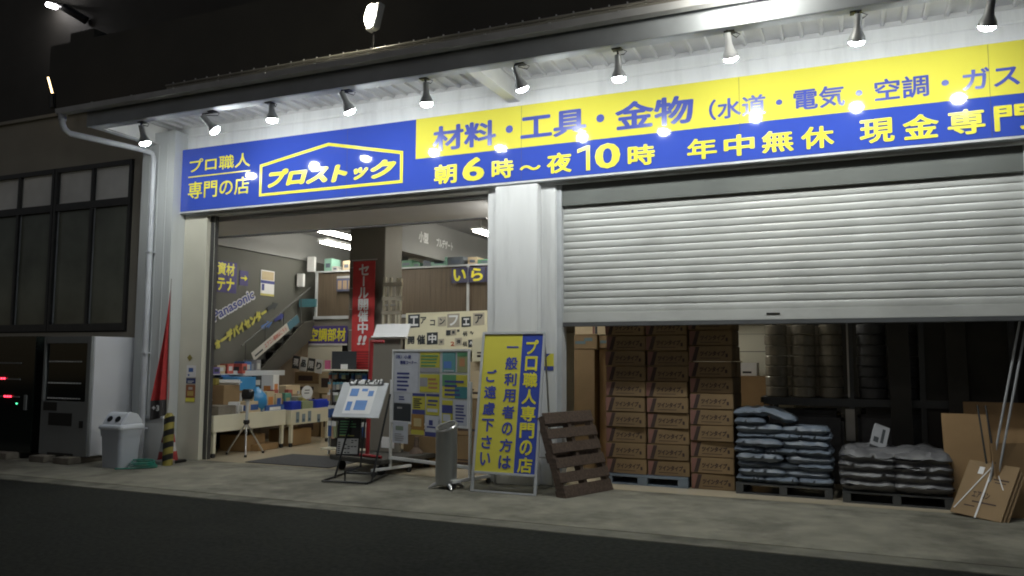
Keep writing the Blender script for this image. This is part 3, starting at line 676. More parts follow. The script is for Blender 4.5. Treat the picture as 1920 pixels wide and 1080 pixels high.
# ------------------------------------------------------------------ red cart and what stands on it
ct = thing('hand_cart', 'dark platform cart with a red pole frame behind the easel', 'cart', (-6, 9.4, 0))
CF = frame((-6.55, 9.0, 0), (1.0, -.25, 0), (.3, 1.0, 0))
b = MB(M['plywood'], CF); b.box((0, 0, .14), (1.0, 1.1, .20)); b.build('deck', ct, bevel=.01)
b = MB(M['red'], CF); b.tube([(.42, .30, .20), (.44, .32, 1.74)], .028, 10); b.tube([(.44, .32, 1.72), (.60, .40, 1.72)], .024, 8); b.tube([(.10, .1, .225), (.9, .1, .225)], .02, 8); b.build('pole', ct)
for u in (.12, .88):
    for v in (.12, .98): b = MB(M['rubber'], CF); b.tube([(u-.02, v, .06), (u+.02, v, .06)], .06, 12); b.build('castor', ct)
b = MB(M['column'], frame((-6.38, 9.64, .21), (1, -.1, 0), (0, 0, 1))); b.box((.04, 0, 0), (.60, 1.57, .05)); b.use(M['paper']).box((.30, .05, .051), (.52, .20, .055)); one('grey_board', b, 'tall grey board standing behind the red cart pole', 'board')
b = MB(M['paper'], frame((-6.26, 9.56, 1.79), (1, -.1, 0), (0, .45, .9))); b.box((0, 0, 0), (.60, .20, .012)); b.box((.0, -.02, -.02), (.60, 0, .04)); one('leaflet_tray', b, 'white leaflet tray on top of the tall grey board', 'tray')
b = MB(M['wood'], CF); b.lathe([(.10, .20), (.09, .23), (.04, .28), (.03, .42)], 14, (.80, .85, 0)); one('red_stand', b, 'dark red bell shaped foot standing on the platform cart', 'stand', smooth=True)

# banner and column fittings
bn = thing('sale_banner', 'red vertical sale banner with white Japanese lettering by the grey column', 'banner', (-7.07, 10.5, 1.5))
F = FACE(-7.28, 10.52, 0)
b = MB(M['redcloth'], F); b.box((0, 1.32, 0), (.41, 3.02, .006)); b.use(M['red'])
for k in range(7): b.rect(.02, 1.34+k*.04, .39, 1.36+k*.04, .0075)
b.build('cloth', bn)
b = MB(M['paper'], F); b.column('セール開催中', .205, 2.985, .20, .183, .0085, .03); b.text('!!', .10, 1.70, .29, 1.85, .0085, .04, .25)
b.build('lettering', bn)
b = MB(M['steel'], F); b.tube([(-.03, 3.04, 0), (.44, 3.04, 0)], .008, 6)
for k in range(5): b.box((-.05, 1.6+k*.33, -.01), (.0, 1.612+k*.33, .008))
b.build('hanger', bn)

# ladder package, letter board, cartons beneath
ld = thing('ladder', 'pale folding ladder wrapped in clear film standing by the column', 'ladder', (-6.3, 10.75, 0))
F = frame((-6.68, 10.45, 1.2), (1, .1, 0), (.06, .05, 1))
b = MB(mat('ladder_rail', (.52, .48, .38), .3, .3), F)
LR = b.m
for u in (0, .10, .22, .27): b = MB(LR, F); b.box((u, 0, 0), (u+.035, 1.55-.1*u, .05)); b.build('rail', ld)
b = MB(M['steel'], F)
for k in range(5): b.box((.0, .2+k*.3, .01), (.26, .225+k*.3, .045))
b.build('rung', ld)
b = MB(M['film'], F)
for k in range(7): b.box((-.008, .08+k*.22, -.006), (.315, .14+k*.22, .056))
b.build('film_band', ld)
lb = thing('letter_board', 'cream board with cut out collage letters above the notice board', 'sign', (-5.6, 10.4, 1.6))
F = frame((-6.27, 10.45, 1.60), (1, -.02, .012), (0, .05, 1))
b = MB(M['creamb'], F); b.box((0, 0, -.012), (1.38, .58, 0)); b.build('board', lb)
b = MB(dk, F); rg = random.Random(11)
row1 = [('エ', .06, .37, .17, 'k'), ('ア', .25, .40, .12, 'p'), ('コ', .42, .37, .10, 'p'), ('ン', .58, .38, .11, 'g'), ('フ', .74, .36, .17, 'w'), ('ェ', .98, .36, .12, 'k'), ('ア', 1.17, .38, .15, 'g')]
row2 = [('開', .04, .10, .13, 'p'), ('催', .20, .09, .16, 'p'), ('中', .40, .11, .15, 'k'), ('第', .60, .10, .06, 'g'), ('2', .78, .06, .08, 'r'), ('弾', .88, .09, .08, 'g'), ('4/6', .98, .20, .09, 'p'), ('1', .80, .24, .06, 'g'), ('弾', .88, .26, .06, 'p'), ('■', .70, .22, .09, 'p'), ('～', 1.10, .22, .07, 'p'), ('4/6', .98, .05, .09, 'p'), ('～', 1.10, .06, .08, 'k')]
for ch, u, v, s, k in row1+row2:
    bgm = {'k': dk, 'g': P((.42, .38, .30)), 'w': P((.35, .32, .26)), 'r': M['creamb'], 'p': M['creamb']}[k]; fgm = {'k': M['paper'], 'w': M['paper'], 'r': P((.5, .12, .06)), 'g': dk, 'p': dk}[k]
    if k in 'kgw': b.use(bgm).prism([(u-.015, v-.015), (u+s+.02, v-.01), (u+s+.015, v+s+.02), (u-.02, v+s+.015)], .001, .004)
    b.use(fgm).text(ch, u+.01, v+.01, u+s-.005, v+s-.005, .006, .03)
b.build('lettering', lb)

def carton(mb, x0, x1, y0, y1, z0, z1): mb.box((x0, y0, z0), (x1, y1, z1)); return mb
cx = 0
GRPI = 'brown cartons stacked inside the open bay'
for lab, x0, x1, y0, y1, z0, z1, m in (
    ('brown carton lowest under the letter board behind the notice board', -5.85, -5.15, 9.75, 10.3, .005, .42, 'card'), ('brown carton second from the floor behind the notice board', -5.83, -5.17, 9.78, 10.28, .425, .78, 'cardp'),
    ('brown carton lowest at the right behind the ashtray', -5.12, -4.5, 9.8, 10.3, .005, .45, 'card'), ('brown carton in the middle of the right stack behind the notice board', -5.1, -4.5, 9.8, 10.3, .455, .95, 'card'),
    ('tall brown carton carrying the right end of the letter board', -5.05, -4.45, 10.46, 10.9, .005, 1.58, 'card'), ('tall brown carton carrying the left end of the letter board', -6.2, -5.5, 10.48, 10.9, .005, 1.58, 'cardp'),
    ('brown carton on top of the right stack beside the A-frame sign', -5.08, -4.42, 9.8, 10.3, .955, 1.45, 'cardp'), ('yellowish carton top of the right stack beneath the letter board edge', -4.78, -4.36, 9.72, 10.2, 1.455, 1.78, 'creamb')):
    b = MB(M[m]); carton(b, x0, x1, y0, y1, z0, z1); b.use(M['ink']).M = FACE(x0, y0-.001, z0); b.rect(.08, .06, (x1-x0)*.6, .09); b.rect(.08, .11, (x1-x0)*.45, .13)
    one('carton', b, lab, 'carton', GRPI, bevel=.006)

# ------------------------------------------------------------------ wall lettering on the side wall
def wallsign(name, x, ya, za, yb, zb, hgt, label, fn, cat='sign'):
    L = math.hypot(yb-ya, zb-za); F = frame((x, ya, za), (0, yb-ya, zb-za), (0, -(zb-za), yb-ya))
    b = MB(M['paper'], F); fn(b, L, hgt); return one(name, b, label, cat)
def g1(b, L, h):
    b.use(P((.05, .04, .16)))
    for i in range(3): b.box((i*.24, 0, 0), (i*.24+.225, h, .004))
    b.use(M['lety']); b.text('設資材', .02, h*.55, L-.05, h*.96, .006, .03); b.text('ンテナ', .02, h*.05, L-.05, h*.47, .006, .03)
wallsign('wall_sign', -10.19, 10.40, 2.64, 11.10, 2.64, .55, 'purple wall sign with yellow lettering in two rows on the side wall', g1)
def g2(b, L, h):
    b.use(P((.05, .04, .16))).box((0, 0, 0), (L, h, .004)); b.use(M['lety']).rect(.03, h*.45, L*.8, h*.55, .006); b.add([(L*.6, h*.3, .0065), (L*.92, h*.5, .0065), (L*.6, h*.7, .0065)], [(0, 1, 2)])
wallsign('wall_sign', -10.19, 11.18, 2.80, 11.40, 2.80, .27, 'small purple arrow sign beside the yellow lettered wall sign', g2)
def g3(b, L, h):
    b.box((0, 0, 0), (L, h, .004)); b.use(P((.45, .36, .22))).rect(.02, h*.62, L-.02, h*.96, .006); b.use(navy).rect(.0, h*.48, L, h*.6, .006); b.rect(.03, h*.2, .10, h*.45, .006); b.use(P((.5, .45, .15))).rect(0, .0, L, h*.08, .006)
wallsign('wall_poster', -10.19, 11.74, 2.66, 12.12, 2.66, .48, 'pale wall poster with a purple band on the side wall', g3, 'poster')
def g4(b, L, h):
    b.use(P((.55, .55, .56))).text('Panasonic', -.025, -.03, L+.025, h+.03, .003, .085); b.use(navy).text('Panasonic', 0, 0, L, h, .006, .03)
wallsign('wall_lettering', -10.18, 10.60, 2.12, 11.58, 2.60, .17, 'slanted dark blue maker name lettering on the side wall above the stair', g4)
def g5(b, L, h):
    b.use(P((.36, .34, .10))).text('フォーデバイセンター', -.03, -.03, L+.02, h+.03, .003, .10); b.use(P((.50, .47, .08))).text('フォーデバイセンター', 0, 0, L, h, .006, .03)
wallsign('wall_lettering', -10.17, 10.52, 1.58, 11.92, 2.30, .15, 'slanted yellow lettering running up the side wall', g5)
def arrow(m):
    def g(b, L, h): b.use(m).prism([(0, h*.25), (L*.55, h*.25), (L*.55, 0), (L, h*.5), (L*.55, h), (L*.55, h*.75), (0, h*.75)], 0, .004)
    return g
for ya, za, m, l in ((11.95, 2.34, dk, 'dark slanted arrow sign uppermost of the three on the side wall'), (11.80, 1.98, P((.08, .16, .40)), 'blue slanted arrow sign lowest of the three on the side wall'), (12.15, 2.14, navy, 'navy slanted arrow sign right of the blue one on the side wall')):
    wallsign('arrow_sign', -10.165, ya, za, ya+.30, za+.12, .15, l, arrow(m))
def g6(b, L, h):
    b.use(P((.50, .48, .44))).box((0, 0, 0), (L, h, .006)); b.use(P((.45, .10, .08))).text('エアコン部材はこちら', L*.25, h*.25, L*.72, h*.85, .008, .02); b.use(P((.05, .12, .16))).rect(L*.76, 0, L, h, .008); b.use(dk).rect(.05, h*.3, L*.2, h*.5, .008)
wallsign('stair_banner', -9.87, 11.27, 1.44, 12.50, 2.19, .16, 'slanted pale banner with red lettering along the stair side', g6, 'banner')

# hanging shop signs on the mezzanine
F = FACE(-9.98, 12.94, 0)
b = MB(P((.06, .04, .20)), F); b.box((0, 1.78, 0), (.92, 2.12, .008)); b.use(M['lety']).text('空調部材', .03, 1.82, .89, 2.08, .011, .03); b.use(M['paper']).rect(.0, 1.74, .92, 1.775, .004); one('hanging_sign', b, 'purple hanging sign with yellow kanji under the mezzanine', 'sign')
F = FACE(-6.80, 12.96, 0)
b = MB(P((.05, .05, .10)), F); b.box((0, 2.88, 0), (.33, 3.16, .008)); b.box((.35, 2.88, 0), (.68, 3.16, .008)); b.box((.70, 2.88, 0), (1.03, 3.16, .008)); b.use(M['lety']).text('い', .04, 2.91, .30, 3.13, .011, .035); b.text('ら', .40, 2.90, .64, 3.14, .011, .035); b.text('っ', .75, 2.92, .98, 3.10, .011, .035)
one('hanging_sign', b, 'dark welcome sign with yellow hiragana on the mezzanine screen', 'sign')
F = FACE(-9.35, 12.96, 0)
b = MB(P((.08, .09, .16)), F); b.box((0, 2.80, 0), (.40, 3.05, .006)); b.use(P((.35, .25, .16)))
for i in range(3): b.rect(.03+i*.12, 2.84, .12+i*.12, 3.01, .008)
b.use(P((.4, .4, .4))).rect(0, 3.06, .4, 3.10, .003); one('hanging_sign', b, 'small dark sign with brown squares on the left of the mezzanine screen', 'sign')
b = MB(M['paper'], frame((-7.33, 12.6, 3.45), (0, -1, 0), (0, 0, 1)))                # letters on the ceiling beam
b.M = frame((-7.045, 12.15, 0), (0, 1, 0), (0, 0, 1)); b.text('小型', 0, 3.55, .35, 3.75, .004, .05); b.text('プルデザート', .65, 3.55, 1.3, 3.72, .004, .05)
one('beam_lettering', b, 'white lettering on the ceiling beam near the centre pillar', 'sign')

# ------------------------------------------------------------------ ceiling tubes
TP = [(-8.28, 10.9, 'white ceiling tube light nearest the entrance left of the column'), (-9.05, 12.05, 'white ceiling tube light over the stair beside the side wall'), (-5.80, 11.9, 'white ceiling tube light close to the centre pillar'), (-7.8, 13.4, 'white ceiling tube light behind the grey column'), (-5.2, 14.2, 'white ceiling tube light over the mezzanine goods'), (-4.22, 9.40, 'white ceiling tube light added out of view behind the centre pillar to brighten the entrance'), (-2.9, 11.3, 'white ceiling tube light added out of view behind the carton wall to brighten the rolls')]  # the final pair is out of view, added to brighten entrance and rolls
for x, y, lab in TP:
    t = thing('tube_light', lab, 'ceiling light', (x, y+.6, 3.98), 'tube lights on the shop ceiling')
    z = 3.44 if y < 10 else 3.62 if y < 12.6 else 3.75
    b = MB(M['white']); b.prism([(0, 0)]*0 or [(x-.10, y), (x+.10, y), (x+.10, y+1.25), (x-.10, y+1.25)], z+.05, z+.10); b.tube([(x, y+.2, z+.1), (x, y+.2, 3.57 if y < 10 else 3.98)], .008, 6); b.tube([(x, y+1.0, z+.1), (x, y+1.0, 3.57 if y < 10 else 3.98)], .008, 6); b.build('housing', t)
    b = MB(M['tube']); 
    for dx in (-.05, .05): b.tube([(x+dx, y+.03, z+.025), (x+dx, y+1.22, z+.025)], .016, 8)
    b.build('tube', t)

# ------------------------------------------------------------------ display tables, goods
def table(x0, x1, y0, y1, z, lab):
    t = thing('display_table', lab, 'table', ((x0+x1)/2, (y0+y1)/2, 0), 'low cream display tables')
    b = MB(M['tablew']); b.box((x0, y0, z-.25), (x1, y1, z-.04)); b.box((x0, y0, z-.04), (x0+.03, y1, z)); b.box((x1-.03, y0, z-.04), (x1, y1, z)); b.box((x0+.03, y0, z-.04), (x1-.03, y0+.03, z)); b.box((x0+.03, y1-.03, z-.04), (x1-.03, y1, z)); b.build('top', t, bevel=.004)
    for sx in (x0+.04, x1-.04):
        for sy in (y0+.05, y1-.05):
            b = MB(M['tablew']); b.box((sx-.025, sy-.025, .07), (sx+.025, sy+.025, z-.25)); l = b.build('leg', t)
            b = MB(M['rubber']); b.tube([(sx-.015, sy, .035), (sx+.015, sy, .035)], .035, 10); b.build('castor', l)
table(-9.75, -8.8, 9.22, 10.86, .63, 'low cream display table nearest the door jamb')
table(-9.65, -8.72, 10.9, 12.0, .62, 'low cream display table farther inside')
GG = 'goods on the display tables'
def good(lab, cat, name, x, y, z, w, d, h, m, rot=0, deco=None, bevel=.006):
    b = MB(M[m] if isinstance(m, str) else m, Matrix.Translation((x, y, z)) @ Matrix.Rotation(rot, 4, 'Z')); b.box((-w/2, -d/2, 0), (w/2, d/2, h))
    if deco: b.use(deco); b.box((-w*.3, -d/2-.003, h*.25), (w*.3, -d/2-.0005, h*.7)); b.box((w/2+.0005, -d*.3, h*.3), (w/2+.003, d*.3, h*.75))
    return one(name, b, lab, cat, GG, bevel=bevel)
blu = P((.04, .10, .30)); ora = P((.55, .22, .06)); lgr = P((.30, .34, .20))
good('big brown carton standing on the table behind the tripod', 'carton', 'carton', -9.32, 9.9, .60, .42, .40, .46, 'card', .1)
good('low grey carton at the near end of the table', 'carton', 'carton', -9.05, 9.55, .60, .40, .38, .16, 'woodg', 0)
good('white plastic bag heap next to the low grey carton', 'bag', 'bag', -9.0, 9.86, .60, .26, .2, .2, 'paper', .5, None, .05)
good('small brown carton right of the tripod head', 'carton', 'carton', -8.98, 10.18, .60, .20, .30, .20, 'cardp', 0, blu)
good('orange printed packet box beside the blue round bag', 'box', 'box', -9.0, 10.55, .60, .24, .22, .34, 'cardp', .1, ora)
good('stack of pale printed boxes in the middle of the table', 'box', 'box', -9.0, 10.78, .60, .22, .16, .30, 'cardp', 0, blu)
good('blue and white packet row at the front edge of the table', 'packet', 'packet', -8.88, 10.62, .60, .10, .46, .12, blu, 0, M['paper'])
good('bright blue plastic bin on the far table near its middle', 'bin', 'bin', -8.83, 11.05, .58, .18, .26, .18, 'bluep', 0)
good('green packet bin between the two blue bins', 'bin', 'bin', -8.83, 11.36, .58, .18, .30, .17, lgr, 0)
good('bright blue plastic bin at the far end of the table', 'bin', 'bin', -8.82, 11.78, .58, .18, .38, .18, 'bluep', 0)
good('white detergent tub rising over the table', 'tub', 'tub', -9.35, 11.1, .58, .22, .2, .62, 'paper', .2, ora, .03)
good('sky blue crate stacked on cartons at the back of the table', 'crate', 'crate', -9.62, 10.55, .95, .45, .5, .22, 'skyp', .1)
good('brown carton under the sky blue crate', 'carton', 'carton', -9.55, 10.55, .60, .40, .55, .345, 'card', .1)
good('black tool case against the wall', 'case', 'tool_case', -9.85, 10.1, .95, .4, .5, .22, 'blackp', .05)
good('yellow packet on top of the big brown carton', 'packet', 'packet', -9.38, 9.72, 1.065, .25, .12, .10, 'hazy', .3)
good('white roll of paper lying across the big brown carton', 'roll', 'paper_roll', -9.24, 9.92, 1.065, .5, .10, .08, 'paper', .4, None, .03)
good('pink boxed item at the near end of the wall shelf', 'box', 'box', -9.35, 9.38, .86, .24, .2, .13, 'pink', 0)
good('grey mesh basket of oddments above the pink boxed item', 'basket', 'basket', -9.55, 9.62, 1.02, .34, .34, .18, 'flange', .2)
good('purple cleaning packets at the wall by the door jamb', 'packet', 'packet', -9.55, 9.5, 1.35, .2, .4, .3, P((.12, .09, .26)), 0, M['paper'])
good('white box on the wall rail by the door jamb', 'box', 'box', -9.52, 9.46, 1.12, .2, .3, .22, 'paper', 0, navy)
good('purple printed box above the wall packets', 'box', 'box', -9.56, 9.52, 1.66, .2, .26, .2, P((.10, .08, .22)), .1, M['paper'])
good('tray of glued samples on the far table', 'tray', 'tray', -9.15, 11.55, .58, .35, .5, .24, P((.30, .30, .24)), .1, grn)
good('pale brown carton at the back of the far table', 'carton', 'carton', -9.42, 11.65, .58, .25, .4, .42, 'cardp', 0)
rg = random.Random(3)
for i in range(16):
    cols = [P((.5, .5, .5)), P((.05, .12, .3)), P((.4, .1, .08)), P((.12, .3, .2)), P((.5, .42, .15)), M['cardp']]
    pos = ['first', 'second', 'third', 'fourth', 'fifth', 'sixth', 'seventh', 'eighth'][i % 8]
    good('small packet in the mixed goods row, %s from the near end of the %s row' % (pos, 'front' if i < 8 else 'back'), 'packet', 'packet', -8.98-(.26 if i > 7 else 0)+rg.uniform(-.03, .03), 10.25+(i % 8)*.2, .60 if i < 3 else .585 if (i % 8) > 3 else .60, rg.uniform(.08, .16), rg.uniform(.10, .16), rg.uniform(.14, .38), cols[rg.randrange(6)], rg.uniform(-.3, .3), cols[rg.randrange(6)], .004)
for i in range(18):
    cn_, c = rg.choice([('white', P((.5, .5, .5))), ('purple', P((.12, .09, .26))), ('grey', P((.25, .25, .26))), ('red', P((.4, .08, .06))), ('brown', M['cardp']), ('blue', P((.05, .12, .3))), ('black', P((.03, .035, .04)))])
    nth = ['first', 'second', 'third', 'fourth', 'fifth', 'sixth', 'seventh', 'eighth', 'ninth'][i % 9]
    good('%s packet, %s from the door on the %s of the wall shelf' % (cn_, nth, 'upper level' if i > 8 else 'lower level'), 'packet', 'packet', -9.86+rg.uniform(-.05, .05)-(.10 if i > 8 else 0), 9.72+(i % 9)*.20, 1.22 if i > 8 else .947, rg.uniform(.14, .26), rg.uniform(.12, .19), rg.uniform(.10, .26), c, rg.uniform(-.3, .3), P((.5, .5, .48)) if i % 3 else P((.03, .035, .04)), .01)
b = MB(M['ball'], Matrix.Translation((-9.02, 10.38, .60))); vs = []
pr = [(.02, 0), (.11, .02), (.17, .10), (.185, .19), (.17, .28), (.11, .35), (.05, .39), (.03, .42)]; b.lathe(pr, 18)
b.v = [q + Vector((noise.noise(q*9), noise.noise(q*9+Vector((5, 0, 0))), 0))*.02 for q in b.v]; one('round_bag', b, 'round sky blue plastic bag on the table behind the tripod', 'bag', smooth=True)
b = MB(M['paper'], frame((-8.76, 11.35, .80), (.3, 1, 0), (0, 0, 1))); b.lathe([(.115, 0), (.115, .01)], 22, (0, .1, 0)); b.use(dk).rect(-.05, .13, .05, .145, .012); b.rect(-.06, .08, .04, .095, .012); b.use(M['steel']).box((-.004, -.12, 0), (.004, 0, .006)); one('round_sign', b, 'round white price sign on a stalk over the green bin', 'sign')
b = MB(M['flange']); b.box((-10.18, 9.3, .83), (-9.2, 9.6, .85)); b.box((-10.18, 9.6, .93), (-9.5, 11.6, .945)); b.box((-10.18, 9.6, 1.205), (-9.8, 11.6, 1.218)); one('wall_shelf', b, 'grey metal wall shelf with oddments behind the display tables', 'shelf')
b = MB(M['flange'], frame((-9.9, 10.7, 1.18), (.3, 1, 0), (0, 0, 1))); b.box((0, 0, 0), (1.1, .09, .01)); one('price_rail', b, 'long grey price rail above the sky blue crate', 'rail')
for k, (u, l) in enumerate(((11.02, 'first'), (11.18, 'second'), (11.34, 'third'), (11.6, 'fourth'))):
    b = MB(P((.22, .28, .32)), frame((-8.716, u, .40 if k < 3 else .37), (0, 1, 0), (0, 0, 1))); b.box((0, 0, 0), (.085, .14 if k % 2 else .18, .003)); b.use(P((.08, .12, .16))).rect(.01, .02, .07, .06, .004); one('leaflet', b, 'blue grey leaflet on the far table front, %s from the near end' % l, 'leaflet', 'leaflets taped to the far table')
for lab, x, y, w_, d_, h_ in (('dark carton under the near table beside its rear leg', -9.2, 10.3, .5, .5, .25), ('brown carton under the far table', -9.05, 11.3, .45, .6, .27), ('pale flat carton on the floor under the near table', -8.95, 10.45, .3, .5, .10)):
    good(lab, 'carton', 'carton', x, y, .006, w_, d_, h_, 'cardd', .05)

for i in range(14):
    cn_, c = rg.choice([('white', P((.5, .5, .5))), ('amber', P((.35, .18, .05))), ('red', P((.4, .06, .05))), ('blue', P((.04, .14, .4))), ('green', P((.08, .28, .14))), ('yellow', P((.5, .42, .06)))])
    x, y, z, r_, h_ = -9.22+rg.uniform(-.05, .05)-(.15 if i % 2 else 0), 10.2+i*.13, .60 if i < 5 else .585, rg.uniform(.03, .055), rg.uniform(.18, .34)
    b = MB(c); b.lathe([(r_, 0), (r_, h_*.7), (r_*.4, h_*.82), (r_*.4, h_)], 12, (x, y, z)); b.use(M['paper']).lathe([(r_+.001, h_*.25), (r_+.001, h_*.5)], 12, (x, y, z))
    one('bottle', b, '%s bottle, %s from the door among the goods at the table back' % (cn_, ['first', 'second', 'third', 'fourth', 'fifth', 'sixth', 'seventh', 'eighth', 'ninth', 'tenth', 'eleventh', 'twelfth', 'thirteenth', 'fourteenth'][i]), 'bottle', GG, smooth=True)
# tripod thermometer
tp = thing('camera_tripod', 'small silver tripod with a black sensor head inside the entrance', 'tripod', (-8.66, 9.76, 0))
ap = Vector((-8.64, 9.74, .50))
for q in ((-8.95, 9.68), (-8.46, 9.54), (-8.59, 10.08)):
    b = MB(M['steel']); b.tube([ap, (*q, .03)], .013, 8); l = b.build('leg', tp)
    b = MB(M['rubber']); b.lathe([(.02, .005), (.018, .04)], 10, (*q, 0)); b.build('foot', l)
b = MB(M['blackp']); b.lathe([(.03, -.03), (.05, 0), (.045, .04)], 12, ap); b.build('collar', tp)
b = MB(M['flange']); b.tube([ap, ap+Vector((.01, 0, .24)), ap+Vector((.01, 0, .36))], [.022, .020, .035], 10); b.build('mast', tp)
b = MB(M['blackp'], Matrix.Translation(ap+Vector((.01, 0, .43)))); loft(b, [rr(0, 0, .16, .10, -.07), rr(0, 0, .20, .12, -.02), rr(0, 0, .20, .12, .05), rr(0, 0, .14, .10, .08, .04)]); b.build('head', tp, smooth=True)
b = MB(M['mat']); b.box((-8.05, 9.08, .005), (-6.62, 10.12, .016)); one('door_mat', b, 'dark grey rubber mat inside the open entrance', 'mat')

# shelves beneath the mezzanine, seen between table and column
sf = thing('tool_rack', 'narrow display rack of hanging tools in front of the grey column', 'rack', (-7.05, 10.3, 0))
b = MB(M['darkcloth']); b.box((-7.56, 10.42, .10), (-6.72, 10.45, 1.32)); b.build('back_panel', sf)
for z in (.10, 1.30): b = MB(M['tablew']); b.box((-7.58, 10.18, z), (-6.70, 10.42, z+.02)); b.build('shelf_board', sf)
for x in (-7.60, -6.70): b = MB(M['flange']); b.box((x, 10.40, 0), (x+.02, 10.44, 1.34)); b.build('post', sf)
rg = random.Random(21)
CN = [('blue', blu), ('bright blue', P((.03, .10, .42))), ('grey', P((.25, .25, .26))), ('cream', P((.45, .42, .36))), ('red', P((.4, .08, .06))), ('black', dk), ('orange', P((.45, .30, .2))), ('green', lgr)]
NTH = ['first', 'second', 'third', 'fourth', 'fifth', 'sixth', 'seventh', 'eighth', 'ninth', 'tenth', 'eleventh', 'twelfth', 'thirteenth', 'fourteenth', 'fifteenth', 'sixteenth', 'seventeenth', 'eighteenth', 'nineteenth', 'twentieth', 'twenty first', 'twenty second', 'twenty third', 'twenty fourth', 'twenty fifth', 'twenty sixth', 'twenty seventh', 'twenty eighth', 'twenty ninth', 'thirtieth']
for z, hh, sn in ((1.26, .10, 'top'), (1.12, .13, 'second'), (.96, .16, 'third'), (.76, .20, 'fourth'), (.52, .30, 'lowest')):
    x = -7.54; k = 0
    while x < -6.80:
        w_ = rg.uniform(.04, .075); h_ = hh*rg.uniform(.7, 1); cn_, c = rg.choice(CN); y = 10.30+rg.uniform(-.04, .04)
        b = MB(c); b.box((x, y, z-h_), (x+w_, y+.03, z)); b.use(P((.10, .28, .36)) if sn in ('top', 'second') else M['paper']).box((x-.002, y-.003, z-h_*.28), (x+w_+.002, y-.0005, z+.004)); b.use(M['steel']).tube([(x+w_/2, y+.01, z-.005), (x+w_/2, 10.42, z+.004)], .003, 5)
        one('hanging_packet', b, '%s packet, %s from the left in the %s row of the tool rack' % (cn_, NTH[k], sn), 'packet', 'packets hanging on the tool rack'); x += w_+rg.uniform(.008, .022); k += 1
b = MB(dk); b.box((-7.52, 10.34, 1.322), (-7.08, 10.37, 1.60)); b.use(M['paper']).box((-7.34, 10.325, 1.325), (-7.22, 10.338, 1.40)); one('dark_display', b, 'black display board standing on top of the tool rack', 'display board')
b = MB(P((.45, .1, .2))); b.box((-7.62, 10.30, 1.322), (-7.53, 10.33, 1.46)); one('pink_card', b, 'pink card standing left of the black display board', 'card')
for lab, x, y, z, w_, d_, h_, m in (('brown carton lowest by the stair panel', -9.95, 12.75, .0, .6, .3, .5, 'card'), ('brown carton second by the stair panel', -9.93, 12.76, .505, .55, .3, .32, 'cardp'), ('pale carton third by the stair panel', -9.95, 12.74, .83, .58, .3, .16, 'cardp'), ('brown carton with green print topmost by the stair panel', -9.98, 12.75, .995, .55, .3, .22, 'card'), ('pale carton on the right of the stair panel stack', -9.48, 12.7, .83, .3, .3, .4, 'cardp'), ('brown tall packet leaning right of the stair panel stack', -9.4, 12.62, .0, .25, .2, .8, 'cardp')):
    good(lab, 'carton', 'carton', x+.25, y-.05, z+.006, w_, d_, h_, m, .03, M['ink'])
F = frame((-9.95, 12.42, 1.30), (1, 0, -.12), (0, 0, 1)); b = MB(M['paper'], F)
for i, ch in enumerate('現品限り'):
    b.use(M['paper'] if i % 2 else dk).box((i*.18, -.02*(i % 2), 0), (i*.18+.16, .24, .004)); b.use(dk if i % 2 else M['paper']).text(ch, i*.18+.02, .05, i*.18+.14, .19, .006, .04)
one('card_sign', b, 'black and white hand made letter cards above the stair panel cartons', 'sign')
# goods on top of the mezzanine
rg = random.Random(8); x = -9.8; k = 0
while x < -4.0:
    w_ = rg.uniform(.12, .35); h_ = rg.uniform(.10, .30)
    cn_, c = rg.choice([('white', P((.5, .5, .5))), ('teal', P((.25, .45, .36))), ('grey', P((.3, .3, .28))), ('tan', M['cardp']), ('dark', P((.12, .14, .16))), ('dark green', P((.08, .2, .12))), ('pale', P((.55, .54, .5)))])
    b = MB(c); b.box((x, 13.15, 3.17), (x+w_, 13.45, 3.2+h_)); b.M = FACE(x, 13.149, 3.22); b.use(P((.1, .12, .16))).rect(w_*.2, h_*.3, w_*.8, h_*.6)
    one('stored_box', b, '%s box stored %s from the left along the mezzanine rail' % (cn_, NTH[k]), 'box', 'boxes stored along the mezzanine rail'); x += w_+rg.uniform(.0, .12); k += 1
b = MB(M['plywood']); b.box((-9.9, 13.1, 3.15), (-4.0, 13.5, 3.168)); b.box((-9.9, 13.4, 2.26), (-4, 13.44, 3.15)); one('storage_rack', b, 'dark storage rack behind the mezzanine screen', 'rack')
for lab, x, y, z, w_, h_ in (('tall white box standing on the left end of the mezzanine rail', -10.0, 13.0, 3.22, .16, .30), ('white paper packet at the head of the stair', -10.08, 12.78, 2.90, .14, .26), ('teal packet at the head of the stair', -9.95, 12.85, 2.5, .35, .16)):
    good(lab, 'box', 'box', x, y, z, w_, .08, h_, 'paper' if 'white' in lab else P((.06, .17, .2)), .2)

# ------------------------------------------------------------------ leaning pallet
pl = thing('wooden_pallet', 'dark reddish wooden pallet leaning on its edge against the pillar', 'pallet', (-2.75, 8.6, 0))
F = frame((-2.91, 8.23, .0), (.31, .80, 0), (-.33, .10, .90)); Lu, Lv = .86, .95
rg = random.Random(2)
for k in range(6):
    v = k*.165; b = MB(M['wood'], F); b.box((rg.uniform(-.008, .008), v+rg.uniform(-.004, .004), -.02), (Lu+rg.uniform(-.008, .008), v+.115+(.02 if k in (0, 5) else 0), 0)); b.build('top_board', pl, bevel=.004)
for u in (0, Lu/2-.03, Lu-.06): b = MB(M['wood'], F); b.box((u, .005, -.105), (u+.06, Lv-.02, -.0205)); b.build('stringer', pl, bevel=.004)
for v in (0, .42, .82): b = MB(M['wood'], F); b.box((0, v, -.125), (Lu, v+.11, -.1055)); b.build('bottom_board', pl, bevel=.004)

